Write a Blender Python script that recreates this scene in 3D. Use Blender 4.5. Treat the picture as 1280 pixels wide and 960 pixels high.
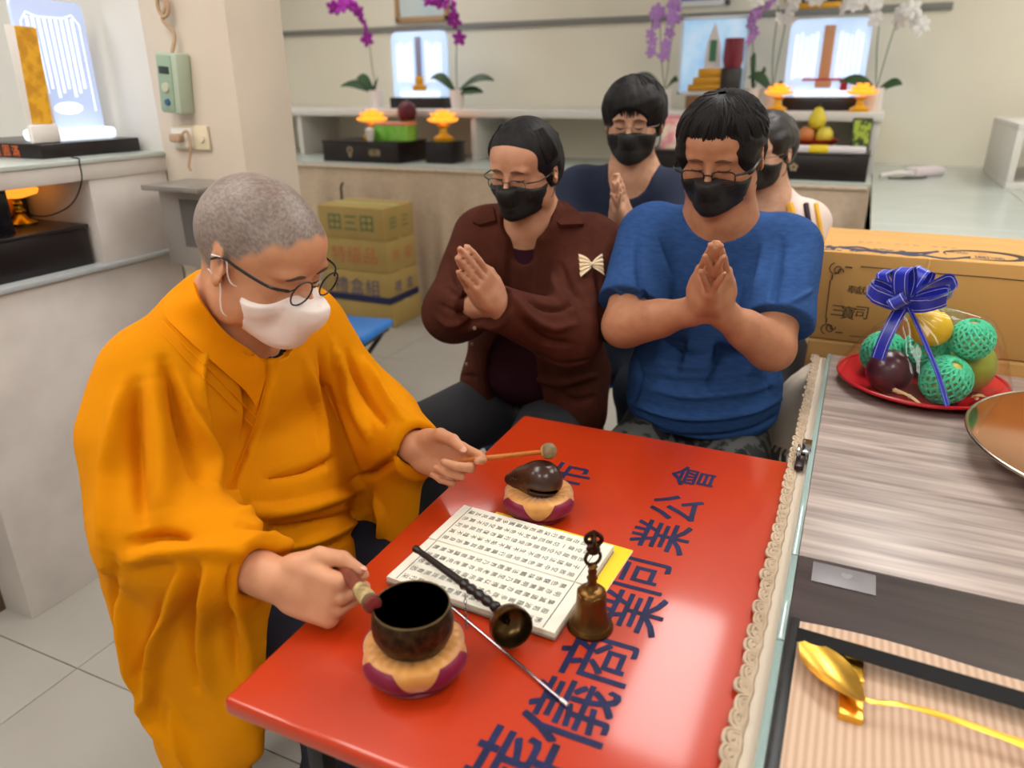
import bpy, bmesh, math, random, time
import numpy as np
from mathutils import Vector, Matrix, Euler
from mathutils.bvhtree import BVHTree
T0 = time.time()
sc = bpy.context.scene
for o in list(bpy.data.objects): bpy.data.objects.remove(o)
COL = sc.collection
rad = math.radians

# ------------------------------------------------------------------ camera
F_PX, PITCH, YAW, ROLL, CAM_H = 930.0, rad(21.8), rad(24.5), rad(0.4), 1.43
cam = bpy.data.cameras.new('camera'); cam.sensor_width = 36; cam.lens = F_PX / 1280 * 36
cam.clip_start = .02; cam.clip_end = 60
cam.dof.use_dof = True; cam.dof.focus_distance = 1.3; cam.dof.aperture_fstop = 3.0
camo = bpy.data.objects.new('camera', cam); COL.objects.link(camo)
camo.matrix_world = (Matrix.Translation((0, 0, CAM_H)) @ Matrix.Rotation(YAW, 4, 'Z')
                     @ Matrix.Rotation(math.pi / 2 - PITCH, 4, 'X') @ Matrix.Rotation(-ROLL, 4, 'Z'))
sc.camera = camo
# ------------------------------------------------------------------ view, world
sc.view_settings.view_transform = 'Standard'; sc.view_settings.look = 'None'
sc.view_settings.gamma = 1; sc.view_settings.use_curve_mapping = False
sc.view_settings.exposure = -0.05
w = bpy.data.worlds.new('world'); sc.world = w; w.use_nodes = True
w.node_tree.nodes['Background'].inputs[0].default_value = (.8, .86, 1, 1)
w.node_tree.nodes['Background'].inputs[1].default_value = 0.0
LIGHT_E = 11.0         # emission of the ceiling panels

# a pixel of the 1280x960 photograph -> a point on a known plane of the room
_cr, _sr = math.cos(ROLL), math.sin(ROLL)
def ray(u, v):
    a = (u - 640) / F_PX; b = (v - 480) / F_PX
    dx = _cr * a - _sr * b; dy = _sr * a + _cr * b
    X = dx; Y = math.cos(PITCH) - dy * math.sin(PITCH); Z = -math.sin(PITCH) - dy * math.cos(PITCH)
    c, s = math.cos(YAW), math.sin(YAW)
    return Vector((c * X - s * Y, s * X + c * Y, Z))
def PZ(u, v, z): r = ray(u, v); t = (z - CAM_H) / r.z; return Vector((r.x * t, r.y * t, z))
def PY(u, v, y): r = ray(u, v); t = y / r.y; return Vector((r.x * t, y, CAM_H + r.z * t))
def PX(u, v, x): r = ray(u, v); t = x / r.x; return Vector((x, r.y * t, CAM_H + r.z * t))
def PD(u, v, d): r = ray(u, v); return Vector((r.x * d, r.y * d, CAM_H + r.z * d))

# ------------------------------------------------------------------ materials
def lin(c): return c / 12.92 if c <= .04045 else ((c + .055) / 1.055) ** 2.4
def S(r, g, b): return (lin(r / 255), lin(g / 255), lin(b / 255), 1)
def mix_node(nt, fac, a, b, mode='MIX'):
    n = nt.nodes.new('ShaderNodeMix'); n.data_type = 'RGBA'; n.blend_type = mode
    for i, v in ((0, fac), (6, a), (7, b)):
        if hasattr(v, 'links'): nt.links.new(v, n.inputs[i])
        else: n.inputs[i].default_value = v
    return n.outputs[2]
def M(name, col, rough=.5, metal=0, noise=None, col2=None, bump=None, coat=0, emit=None, spec=.5, trans=0, sheen=0,
      stretch=None, ior=1.45, alpha=1, attr=None, wave=None, sss=0, coat_rough=.05):
    m = bpy.data.materials.new(name); m.use_nodes = True; nt = m.node_tree
    p = nt.nodes['Principled BSDF']; N = nt.nodes.new; L = nt.links.new
    p.inputs['Base Color'].default_value = col
    p.inputs['Roughness'].default_value = rough; p.inputs['Metallic'].default_value = metal
    p.inputs['Specular IOR Level'].default_value = spec; p.inputs['IOR'].default_value = ior
    p.inputs['Coat Weight'].default_value = coat; p.inputs['Coat Roughness'].default_value = coat_rough
    p.inputs['Transmission Weight'].default_value = trans; p.inputs['Alpha'].default_value = alpha
    p.inputs['Sheen Weight'].default_value = sheen
    if sss:
        p.inputs['Subsurface Weight'].default_value = sss; p.inputs['Subsurface Radius'].default_value = (.012, .005, .003)
        p.inputs['Subsurface Scale'].default_value = .6
    if emit: p.inputs['Emission Color'].default_value = emit[0]; p.inputs['Emission Strength'].default_value = emit[1]
    base = None
    if noise or bump or wave:
        tc = N('ShaderNodeTexCoord'); mp = N('ShaderNodeMapping'); L(tc.outputs['Object'], mp.inputs[0])
        if stretch: mp.inputs['Scale'].default_value = stretch
    if noise:
        n = N('ShaderNodeTexNoise'); n.inputs['Scale'].default_value = noise[0]; n.inputs['Detail'].default_value = 5
        L(mp.outputs[0], n.inputs['Vector'])
        r = N('ShaderNodeValToRGB'); lo, hi = (noise[1], noise[2]) if len(noise) > 2 else (.35, .65)
        r.color_ramp.elements[0].position = lo; r.color_ramp.elements[1].position = hi
        r.color_ramp.elements[0].color = col; r.color_ramp.elements[1].color = col2 or tuple(min(1, c * 1.3) for c in col[:3]) + (1,)
        L(n.outputs[0], r.inputs[0]); base = r.outputs[0]
    if wave:
        n = N('ShaderNodeTexWave'); n.inputs['Scale'].default_value = wave[0]; n.inputs['Distortion'].default_value = wave[1]
        n.inputs['Detail'].default_value = 3; n.bands_direction = wave[2]
        L(mp.outputs[0], n.inputs['Vector'])
        r = N('ShaderNodeValToRGB'); r.color_ramp.elements[0].color = col; r.color_ramp.elements[1].color = col2
        L(n.outputs[1], r.inputs[0]); base = r.outputs[0]
    if attr:
        a = N('ShaderNodeAttribute'); a.attribute_name = attr
        base = mix_node(nt, 1.0, base, a.outputs[0], 'MULTIPLY') if base else a.outputs[0]
    if base: L(base, p.inputs['Base Color'])
    if bump:
        n = N('ShaderNodeTexNoise'); n.inputs['Scale'].default_value = bump[0]; n.inputs['Detail'].default_value = 4
        L(mp.outputs[0], n.inputs['Vector'])
        b = N('ShaderNodeBump'); b.inputs['Strength'].default_value = bump[1]; b.inputs['Distance'].default_value = .003
        L(n.outputs[0], b.inputs['Height']); L(b.outputs[0], p.inputs['Normal'])
    return m
def clear_mat(name, tint=(1, 1, 1, 1), rough=.03, gain=.5, base=.03):
    """thin clear film: see-through, with a Fresnel gloss"""
    m = bpy.data.materials.new(name); m.use_nodes = True; nt = m.node_tree; nt.nodes.clear()
    o = nt.nodes.new('ShaderNodeOutputMaterial'); t = nt.nodes.new('ShaderNodeBsdfTransparent'); g = nt.nodes.new('ShaderNodeBsdfGlossy')
    f = nt.nodes.new('ShaderNodeLayerWeight'); x = nt.nodes.new('ShaderNodeMixShader'); f.inputs[0].default_value = .5
    pw = nt.nodes.new('ShaderNodeMath'); pw.operation = 'POWER'; pw.inputs[1].default_value = 3.5; sc2 = nt.nodes.new('ShaderNodeMath'); sc2.operation = 'MULTIPLY_ADD'; sc2.inputs[1].default_value = gain; sc2.inputs[2].default_value = base
    t.inputs[0].default_value = tint; g.inputs['Roughness'].default_value = rough
    nt.links.new(f.outputs[1], pw.inputs[0]); nt.links.new(pw.outputs[0], sc2.inputs[0]); nt.links.new(sc2.outputs[0], x.inputs[0]); nt.links.new(t.outputs[0], x.inputs[1]); nt.links.new(g.outputs[0], x.inputs[2])
    nt.links.new(x.outputs[0], o.inputs[0]); return m

# ------------------------------------------------------------------ things and parts
def tag(o, label=None, cat=None, group=None, kind=None):
    if label: o['label'] = label
    if cat: o['category'] = cat
    if group: o['group'] = group
    if kind: o['kind'] = kind
    return o
def thing(name, label, cat, loc=(0, 0, 0), rz=0, group=None):
    o = bpy.data.objects.new(name, None); COL.objects.link(o); o.empty_display_size = .05
    o.location = loc; o.rotation_euler = (0, 0, rz)
    return tag(o, label, cat, group)
def link(name, me, m, parent=None, world=False, smooth=None):
    """mesh data -> object; world=True: the vertices are room coordinates, the parent is unrotated"""
    if isinstance(me, tuple): me = mesh(me[0], me[1], smooth if smooth is not None else 35)
    elif isinstance(me, MB): me = me.mesh(smooth)
    if m is not None and not me.materials: me.materials.append(m)
    o = bpy.data.objects.new(name, me); COL.objects.link(o)
    if parent is not None:
        o.parent = parent
        if world:
            l = parent.location.copy(); q = parent
            while q.parent: q = q.parent; l += q.location
            o.location = -l
    return o
def mesh(V, Fc, smooth=35):
    me = bpy.data.meshes.new('m')
    if isinstance(V, np.ndarray) and isinstance(Fc, np.ndarray):
        n = Fc.shape[1]
        me.vertices.add(len(V)); me.vertices.foreach_set('co', np.ascontiguousarray(V, np.float32).ravel())
        me.loops.add(Fc.size); me.loops.foreach_set('vertex_index', np.ascontiguousarray(Fc, np.int32).ravel())
        me.polygons.add(len(Fc)); me.polygons.foreach_set('loop_start', np.arange(0, Fc.size, n, dtype=np.int32))
        me.update(calc_edges=True); me.validate()
    else:
        me.from_pydata([tuple(v) for v in V], [], Fc); me.update()
    if smooth:
        me.shade_smooth()
        if smooth < 180: me.set_sharp_from_angle(angle=rad(smooth))
    return me
def copy_tree(o, parent=None):
    c = o.copy(); COL.objects.link(c); c.parent = parent
    for ch in list(o.children): copy_tree(ch, c)
    return c

def rot_to(d, up=(0, 0, 1)):
    """matrix with columns x=d, z close to up"""
    x = Vector(d).normalized(); y = Vector(up).cross(x)
    if y.length < 1e-5: y = Vector((0, 1, 0)).cross(x)
    if y.length < 1e-5: y = Vector((1, 0, 0))
    y.normalize(); z = x.cross(y)
    return Matrix((x, y, z)).transposed()
def catmull(P, n=8, closed=False):
    P = [Vector(p) for p in P]; out = []; N = len(P)
    for i in range(N if closed else N - 1):
        if closed: p0, p1, p2, p3 = P[i - 1], P[i], P[(i + 1) % N], P[(i + 2) % N]
        else: p1, p2 = P[i], P[i + 1]; p0 = P[i - 1] if i else p1 * 2 - p2; p3 = P[i + 2] if i + 2 < N else p2 * 2 - p1
        for k in range(n):
            t = k / n
            out.append(.5 * ((2 * p1) + (p2 - p0) * t + (2 * p0 - 5 * p1 + 4 * p2 - p3) * t * t + (3 * p1 - p0 - 3 * p2 + p3) * t ** 3))
    if not closed: out.append(P[-1])
    return out

class MB:
    """collects simple shapes into one mesh"""
    def __init__(s): s.V = []; s.F = []
    def add(s, V, Fc, mtx=None):
        b = len(s.V)
        s.V += [tuple(mtx @ Vector(v)) for v in V] if mtx is not None else [tuple(v) for v in V]
        s.F += [tuple(i + b for i in f) for f in Fc]; return s
    def box(s, lo, hi, bev=0, mtx=None, seg=2):
        lo, hi = Vector(lo), Vector(hi); c = (lo + hi) / 2; d = hi - lo
        bm = bmesh.new(); bmesh.ops.create_cube(bm, size=1)
        for v in bm.verts: v.co = Vector((v.co.x * d.x, v.co.y * d.y, v.co.z * d.z)) + c
        if bev: bmesh.ops.bevel(bm, geom=bm.edges[:], offset=bev, segments=seg, profile=.5, affect='EDGES')
        return s.bm(bm, mtx)
    def bm(s, bm, mtx=None):
        bm.verts.index_update()
        s.add([v.co.copy() for v in bm.verts], [[v.index for v in f.verts] for f in bm.faces], mtx); bm.free(); return s
    def tube(s, path, r, n=8, caps=True, closed=False, flat=None, mtx=None):
        P = [Vector(p) for p in path]; N = len(P); rr = r if hasattr(r, '__len__') else [r] * N
        V = []; Fc = []; up = None
        for i, p in enumerate(P):
            if closed: t = (P[(i + 1) % N] - P[i - 1])
            else: t = (P[min(i + 1, N - 1)] - P[max(i - 1, 0)])
            t = t.normalized() if t.length > 1e-9 else Vector((0, 0, 1))
            if up is None:
                up = Vector((0, 0, 1)) if abs(t.z) < .95 else Vector((1, 0, 0))
                if flat: up = Vector(flat[0])
            elif flat and len(flat) > 2: up = Vector(flat[0])
            x = t.cross(up); x = x.normalized() if x.length > 1e-6 else Vector((1, 0, 0)); y = x.cross(t).normalized(); up = y
            for k in range(n):
                a = 2 * math.pi * k / n
                V.append(p + x * (rr[i] * math.cos(a)) + y * (rr[i] * (flat[1] if flat else 1) * math.sin(a)))
        for i in range(N if closed else N - 1):
            for k in range(n):
                a = i * n + k; b = i * n + (k + 1) % n; j = ((i + 1) % N) * n
                Fc.append((a, b, j + (k + 1) % n, j + k))
        if caps and not closed: Fc.append(tuple(range(n))[::-1]); Fc.append(tuple(range((N - 1) * n, N * n)))
        return s.add(V, Fc, mtx)
    def lathe(s, prof, n=32, mtx=None, sx=1, sy=1, fn=None):
        V = []; Fc = []; m = len(prof)
        for k in range(n):
            a = 2 * math.pi * k / n
            for i, (r, z) in enumerate(prof):
                q = (r * math.cos(a) * sx, r * math.sin(a) * sy, z)
                V.append(fn(q, a, i) if fn else q)
        for k in range(n):
            for i in range(m - 1):
                a = k * m + i; b = ((k + 1) % n) * m + i
                Fc.append((a, b, b + 1, a + 1))
        if prof[0][0] > 1e-6: Fc.append(tuple(k * m for k in range(n))[::-1])
        if prof[-1][0] > 1e-6: Fc.append(tuple(k * m + m - 1 for k in range(n)))
        return s.add(V, Fc, mtx)
    def ball(s, c, r, n=16, mtx=None):
        r = r if hasattr(r, '__len__') else (r, r, r)
        pr = [(math.sin(math.pi * i / (n // 2)), -math.cos(math.pi * i / (n // 2))) for i in range(n // 2 + 1)]
        mt = Matrix.Translation(c) @ Matrix.Diagonal((r[0], r[1], r[2], 1))
        return s.lathe(pr, n, (mtx @ mt) if mtx is not None else mt)
    def prism(s, poly, z0, z1, mtx=None):
        n = len(poly)
        V = [(p[0], p[1], z0) for p in poly] + [(p[0], p[1], z1) for p in poly]
        Fc = [tuple(range(n))[::-1], tuple(range(n, 2 * n))] + [(i, (i + 1) % n, n + (i + 1) % n, n + i) for i in range(n)]
        return s.add(V, Fc, mtx)
    def grid(s, f, nu, nv, thick=0, mtx=None):
        """f(u,v) -> point, a sheet; thick gives it a second side"""
        P = [[Vector(f(i / nu, j / nv)) for j in range(nv + 1)] for i in range(nu + 1)]
        V = [p for r in P for p in r]; W = nv + 1
        Fc = [(i * W + j, (i + 1) * W + j, (i + 1) * W + j + 1, i * W + j + 1) for i in range(nu) for j in range(nv)]
        if thick:
            nn = []
            for i in range(nu + 1):
                for j in range(nv + 1):
                    a = P[min(i + 1, nu)][j] - P[max(i - 1, 0)][j]; b = P[i][min(j + 1, nv)] - P[i][max(j - 1, 0)]
                    n = a.cross(b); nn.append(n.normalized() if n.length > 1e-12 else Vector((0, 0, 1)))
            B = len(V); V = V + [v - n * thick for v, n in zip(V, nn)]
            Fc += [tuple(B + q for q in f[::-1]) for f in Fc]
            ring = [i * W for i in range(nu + 1)] + [nu * W + j for j in range(1, nv + 1)] + [i * W + nv for i in range(nu - 1, -1, -1)] + [j for j in range(nv - 1, 0, -1)]
            Fc += [(ring[k - 1], ring[k], B + ring[k], B + ring[k - 1])[::-1] for k in range(len(ring))]
        return s.add(V, Fc, mtx)
    def mesh(s, smooth=None): return mesh(s.V, s.F, 35 if smooth is None else smooth)

_glyph = {}
def text_mesh(txt, size, mtx=None, out=None, bold=0):
    """flat lettering (built-in font) as mesh, each character centred on a cell of 1 x 1 times size"""
    key = (txt, bold)
    if key not in _glyph:
        c = bpy.data.curves.new('t', 'FONT'); c.body = txt; c.align_x = 'CENTER'; c.align_y = 'CENTER'; c.resolution_u = 2; c.offset = bold
        o = bpy.data.objects.new('t', c); COL.objects.link(o)
        me = bpy.data.meshes.new_from_object(o.evaluated_get(bpy.context.evaluated_depsgraph_get()))
        V = np.zeros(len(me.vertices) * 3); me.vertices.foreach_get('co', V); V = V.reshape(-1, 3)
        if len(V): V[:, :2] -= (V[:, :2].max(0) + V[:, :2].min(0)) / 2
        _glyph[key] = (V, [tuple(p.vertices) for p in me.polygons])
        bpy.data.objects.remove(o); bpy.data.curves.remove(c); bpy.data.meshes.remove(me)
    V, Fc = _glyph[key]; out = out or MB()
    return out.add([Vector(v) * size for v in V], Fc, mtx)

# ------------------------------------------------------------------ implicit surfaces: smooth unions on a grid, meshed by surface nets
def axis(lo, hi, step, *fine):
    """grid coordinates from lo to hi, spaced step, finer inside each (a, b, s)"""
    out = [lo]
    while out[-1] < hi:
        x = out[-1]; h = step
        for a, b, s in fine:
            if a - s <= x < b: h = min(h, s)
            elif x < a: h = min(h, max(s, (a - x) * .5))
        out.append(x + h)
    return np.array(out, np.float32)
class Field:
    def __init__(s, xs, ys, zs):
        s.ax = (xs, ys, zs); s.v = np.full((len(xs), len(ys), len(zs)), .5, np.float32)
    def sl(s, lo, hi, m):
        return tuple(slice(int(np.searchsorted(a, l - m)), int(np.searchsorted(a, h + m))) for a, l, h in zip(s.ax, lo, hi))
    def pts(s, q): return [a[k].reshape([-1 if i == j else 1 for j in range(3)]) for i, (a, k) in enumerate(zip(s.ax, q))]
    def put(s, fn, lo, hi, k=.01, op='u', margin=.015):
        q = s.sl(lo, hi, k + margin)
        if any(x.stop <= x.start for x in q): return s
        b = fn(*s.pts(q)); a = s.v[q]
        if op == 'u':
            if k > 0: h = np.maximum(k - np.abs(a - b), 0) / k; r = np.minimum(a, b) - h * h * k * .25
            else: r = np.minimum(a, b)
        else:                                    # subtract
            b = -b
            if k > 0: h = np.maximum(k - np.abs(a - b), 0) / k; r = np.maximum(a, b) + h * h * k * .25
            else: r = np.maximum(a, b)
        s.v[q] = r; return s
    def keep(s, fn, k=0):
        """intersect with a region over the whole grid"""
        b = fn(*s.pts(tuple(slice(None) for _ in range(3)))).astype(np.float32)
        if k > 0: h = np.maximum(k - np.abs(s.v - b), 0) / k; s.v = np.maximum(s.v, b) + h * h * k * .25
        else: s.v = np.maximum(s.v, b)
        return s
    def ell(s, c, r, k=.01, op='u', R=None, fr=None):
        """ellipsoid; fr=(origin, 3x3) places it in a local frame"""
        c, r = Vector(c), Vector(r); R = R or Matrix.Identity(3)
        if fr: c = fr[0] + fr[1] @ c; R = fr[1] @ R
        A = np.array(R)                           # columns = local axes
        def fn(x, y, z):
            x, y, z = x - c.x, y - c.y, z - c.z
            k0 = k1 = 0
            for i in range(3):
                l = (A[0, i] * x + A[1, i] * y + A[2, i] * z) / r[i]; k0 = k0 + l * l; k1 = k1 + (l / r[i]) ** 2
            k0 = np.sqrt(k0); return k0 * (k0 - 1) / np.sqrt(k1 + 1e-12)
        e = Vector([math.sqrt(sum((A[j, i] * r[i]) ** 2 for i in range(3))) for j in range(3)])
        return s.put(fn, c - e, c + e, k, op)
    def cone(s, a, b, ra, rb, k=.01, op='u', fr=None, flat=None):
        """round cone; flat=(direction, factor): thinner along that direction"""
        a, b = Vector(a), Vector(b); fd = Vector(flat[0]) if flat else None
        if fr:
            a, b = fr[0] + fr[1] @ a, fr[0] + fr[1] @ b
            if flat: fd = fr[1] @ fd
        d = b - a; L = max(d.length_squared, 1e-12)
        if flat: fd = fd.normalized(); fs = 1 / flat[1] - 1
        def fn(x, y, z):
            x, y, z = x - a.x, y - a.y, z - a.z
            t = np.clip((x * d.x + y * d.y + z * d.z) / L, 0, 1)
            x, y, z = x - t * d.x, y - t * d.y, z - t * d.z
            if flat:
                e = (x * fd.x + y * fd.y + z * fd.z) * fs; x, y, z = x + e * fd.x, y + e * fd.y, z + e * fd.z
                g = 1 / (1 + .5 * fs)
            else: g = 1
            return (np.sqrt(x * x + y * y + z * z) - (ra + (rb - ra) * t)) * g
        m = max(ra, rb); e = Vector((m, m, m))
        return s.put(fn, Vector(map(min, a, b)) - e, Vector(map(max, a, b)) + e, k, op)
    def path(s, P, R, k=.01, fr=None, flat=None, kj=None):
        for i in range(len(P) - 1):
            s.cone(P[i], P[i + 1], R[i], R[i + 1], k if i == 0 or kj is None else kj, fr=fr, flat=flat)
        return s
    def box(s, c, h, r=.01, k=.01, op='u', R=None, fr=None):
        c, h = Vector(c), Vector(h); R = R or Matrix.Identity(3)
        if fr: c = fr[0] + fr[1] @ c; R = fr[1] @ R
        A = np.array(R)
        def fn(x, y, z):
            x, y, z = x - c.x, y - c.y, z - c.z; o = 0; m = None
            for i in range(3):
                l = np.abs(A[0, i] * x + A[1, i] * y + A[2, i] * z) - (h[i] - r); o = o + np.maximum(l, 0) ** 2
                m = l if m is None else np.maximum(m, l)
            return np.sqrt(o) + np.minimum(m, 0) - r
        e = Vector([sum(abs(A[j, i]) * h[i] for i in range(3)) for j in range(3)])
        return s.put(fn, c - e, c + e, k, op)
    def mesh(s):
        """surface nets -> V, F arrays"""
        v = s.v; v[[0, -1]] = .1; v[:, [0, -1]] = .1; v[:, :, [0, -1]] = .1
        sg = v < 0; nx, ny, nz = v.shape; acc = {}
        edges = []; cid = []; pos = []
        for a in range(3):
            q0 = [slice(None)] * 3; q1 = [slice(None)] * 3; q0[a] = slice(0, -1); q1[a] = slice(1, None)
            I = np.argwhere(sg[tuple(q0)] != sg[tuple(q1)])
            J = I.copy(); J[:, a] += 1
            va = v[I[:, 0], I[:, 1], I[:, 2]]; vb = v[J[:, 0], J[:, 1], J[:, 2]]; t = va / (va - vb)
            p = np.stack([s.ax[i][I[:, i]] for i in range(3)], 1); p[:, a] += t * (s.ax[a][J[:, a]] - s.ax[a][I[:, a]])
            b, c = (a + 1) % 3, (a + 2) % 3; ids = []
            for db, dc in ((0, 0), (-1, 0), (-1, -1), (0, -1)):
                K = I.copy(); K[:, b] += db; K[:, c] += dc
                k = (K[:, 0].astype(np.int64) * ny + K[:, 1]) * nz + K[:, 2]; ids.append(k); cid.append(k); pos.append(p)
            edges.append((np.stack(ids, 1), va < 0))
        cid = np.concatenate(cid); pos = np.concatenate(pos)
        u, inv = np.unique(cid, return_inverse=True); cnt = np.bincount(inv)
        V = np.stack([np.bincount(inv, pos[:, i]) / cnt for i in range(3)], 1)
        Fs = []
        for ids, ins in edges:
            f = np.searchsorted(u, ids); f[~ins] = f[~ins][:, ::-1]; Fs.append(f)
        s.v = None
        return V, np.concatenate(Fs)
def normals(V, Fc):
    n = np.cross(V[Fc[:, 2]] - V[Fc[:, 0]], V[Fc[:, 3 if Fc.shape[1] > 3 else 1]] - V[Fc[:, 1 if Fc.shape[1] > 3 else 0]])
    if Fc.shape[1] == 3: n = -n
    N = np.stack([sum(np.bincount(Fc[:, k], n[:, i], len(V)) for k in range(Fc.shape[1])) for i in range(3)], 1)
    return N / (np.linalg.norm(N, axis=1, keepdims=True) + 1e-12)
def relax(V, Fc, it=1, f=.5):
    E = np.concatenate([Fc[:, [i, (i + 1) % Fc.shape[1]]] for i in range(Fc.shape[1])])
    E = np.concatenate([E, E[:, ::-1]]); c = np.maximum(np.bincount(E[:, 0], minlength=len(V)), 1)[:, None]
    for _ in range(it):
        V = V + f * (np.stack([np.bincount(E[:, 0], V[E[:, 1], i], len(V)) for i in range(3)], 1) / c - V)
    return V
def seg_dist(V, P):
    """distance of every vertex to a polyline, and the parameter 0..1 along it"""
    D = np.full(len(V), 9.); T = np.zeros(len(V)); n = len(P) - 1
    for i in range(n):
        a = np.array(P[i]); d = np.array(P[i + 1]) - a; L = max(d @ d, 1e-12)
        t = np.clip((V - a) @ d / L, 0, 1); q = np.linalg.norm(V - a - t[:, None] * d, axis=1)
        b = q < D; D[b] = q[b]; T[b] = (i + t[b]) / n
    return D, T
def bvh(V, Fc): return BVHTree.FromPolygons([tuple(v) for v in V], [tuple(int(i) for i in f) for f in Fc])
CAMP = Vector((0, 0, CAM_H))
def hit(tree, u, v):
    r = tree.ray_cast(CAMP, ray(u, v).normalized()); return r[0], r[1]
def stroke_px(tree, px, n=6):
    """a polyline of photo pixels laid onto a surface"""
    out = []
    for p in catmull([(a, b, 0) for a, b in px], n):
        h = hit(tree, p.x, p.y)[0]
        if h is not None: out.append(h)
    return out
def sculpt(V, N, P, r, h, taper=True):
    """push the surface out (h>0) or in (h<0) along a line, like a fold"""
    if len(P) < 2: return V
    lo = np.min(P, 0) - 3 * r; hi = np.max(P, 0) + 3 * r
    m = np.all((V > lo) & (V < hi), 1)
    if not m.any(): return V
    D, T = seg_dist(V[m], P); g = np.exp(-(D / r) ** 2)
    if taper: g *= np.clip(np.sin(np.pi * np.clip(T, .02, .98)), 0, 1) ** .5
    V[m] += N[m] * (h * g)[:, None]; return V
def wobble(V, N, amp, sc_, seed=0):
    """soft random unevenness"""
    rs = np.random.RandomState(seed); d = np.zeros(len(V))
    for i in range(6):
        k = rs.normal(size=3); k *= (1 + .5 * i) / sc_ / np.linalg.norm(k); d += np.sin(V @ k + rs.rand() * 6.28) / (1 + .4 * i)
    return V + N * (d * amp / 3)[:, None]
# ================================================================== the room
m_floor = M('floor_tile', S(176, 172, 164), .28, noise=(3, .3, .7), col2=S(168, 163, 154), spec=.4)
m_grout = M('grout', S(118, 114, 108), .8)
m_wall = M('wall_paint', S(234, 228, 211), .55, noise=(1.5, .3, .7), col2=S(228, 221, 202))
m_wallw = M('wall_white', S(226, 223, 217), .5, noise=(2, .3, .7), col2=S(220, 216, 209))
m_panel = M('white_laminate', S(214, 207, 202), .38, noise=(7, .4, .75), col2=S(200, 193, 188))
m_pillar = M('pillar_paint', S(217, 203, 186), .6, noise=(4, .3, .7), col2=S(208, 194, 177))
m_ceil = M('ceiling', S(232, 232, 228), .8)
m_slot = M('grey_rail', S(128, 126, 122), .5)
m_ctop = M('counter_top', S(190, 197, 192), .22, noise=(4, .3, .7), col2=S(182, 190, 184))
m_light = M('light_panel', S(255, 255, 255), .5, emit=((1, .965, .91, 1), LIGHT_E))
m_lframe = M('light_frame', S(225, 225, 222), .5)
X0, X1, Y0, Y1, ZC = -5.6, 2.6, -2.6, 5.55, 2.75

def struct(name, me, m, parent=None):
    o = link(name, me, m, parent); 
    if parent is None: o['kind'] = 'structure'
    return o
fl = struct('floor', MB().box((X0, Y0, -.06), (X1, Y1, -.006)), m_grout)
tm = {}
def tile(x0, x1, y0, y1, z0, z1, bev, parent, m, name='tile'):
    """one tile with its own edges; alike tiles share mesh data"""
    k = (round(x1 - x0, 3), round(y1 - y0, 3), round(z1 - z0, 3), m.name)
    if k not in tm:
        tm[k] = MB().box((-k[0] / 2, -k[1] / 2, -k[2]), (k[0] / 2, k[1] / 2, 0), bev, seg=1).mesh(); tm[k].materials.append(m)
    o = bpy.data.objects.new(name, tm[k]); COL.objects.link(o); o.parent = parent
    o.location = ((x0 + x1) / 2, (y0 + y1) / 2, z1); return o
for i in range(-7, 8):
    for j in range(-6, 8):
        x, y = -1.705 + .6 * i, .938 + .6 * j
        a, b, c, d = max(x, X0), min(x + .6, X1), max(y, Y0), min(y + .6, Y1)
        if b - a > .05 and d - c > .05: tile(a + .0015, b - .0015, c + .0015, d - .0015, -.02, 0, .0012, fl, m_floor)
struct('ceiling', MB().box((X0, Y0, ZC), (X1, Y1, ZC + .1)), m_ceil)
struct('wall_back', MB().box((X0, Y1, 0), (X1, Y1 + .1, ZC)), m_wall)
struct('wall_left', MB().box((X0 - .1, Y0, 0), (X0, Y1, ZC)), m_wallw)
struct('wall_right', MB().box((X1, Y0, 0), (X1 + .1, Y1, ZC)), m_wall)
struct('wall_front', MB().box((X0, Y0 - .1, 0), (X1, Y0, ZC)), m_wallw)
struct('wall_partition', MB().box((-3.6, 1.79, 0), (-2.0, 1.9, ZC)), m_wallw)
struct('pillar', MB().box((-2.0, 1.765, 0), (-1.67, 2.0, ZC), .006), m_pillar)
struct('trim_1', MB().box((-5.2, Y1 - .025, 1.835), (.35, Y1, 1.875), .004), m_slot)

# ceiling light panels: real fixtures that light the room
n = 0
m_tube = M('light_tube', S(255, 255, 255), .5, emit=((1, .98, .95, 1), LIGHT_E * 1.25))
def panel_light(x, y, lx, ly, lab='large white ceiling light panel in a thin frame', m=m_light):
    t = thing('ceiling_light_offscreen', lab, 'ceiling light', (x, y, ZC), 0, 'ceiling light panels')
    fr = MB()
    for s in (-1, 1):
        fr.box((s * lx / 2 - .02, -ly / 2, -.03), (s * lx / 2 + .02, ly / 2, 0), .003); fr.box((-lx / 2, s * ly / 2 - .02, -.03), (lx / 2, s * ly / 2 + .02, 0), .003)
    link('frame', fr, m_lframe, t)
    link('diffuser', MB().box((-lx / 2 + .02, -ly / 2 + .02, -.022), (lx / 2 - .02, ly / 2 - .02, -.012)), m, t)
LL = ['ceiling light panel above the cartons side of the room', 'ceiling light panel above the slab counter', 'ceiling light panel at the left wall behind the pillar line', 'ceiling light panel above the near end of the display cabinet', 'ceiling light panel above the kraft cartons', 'ceiling light panel above the monk', 'ceiling light panel above the near end of the buffet table', 'ceiling light panel by the front wall']
for x, y in ((-4.4, 3.3), (1.5, 4.4), (-4.4, .6), (-2.6, -.2), (1.0, 1.7), (-1.5, .6), (.6, -.7), (-.9, -1.4)):
    panel_light(x, y, .6, 1.2, LL.pop(0))
panel_light(-.10, 2.5, .5, 1.5, 'narrow bright ceiling tube light above the red table', m_tube)
panel_light(-3.1, 4.6, 1.2, .3, 'narrow ceiling light panel above the altar counter')

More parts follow.
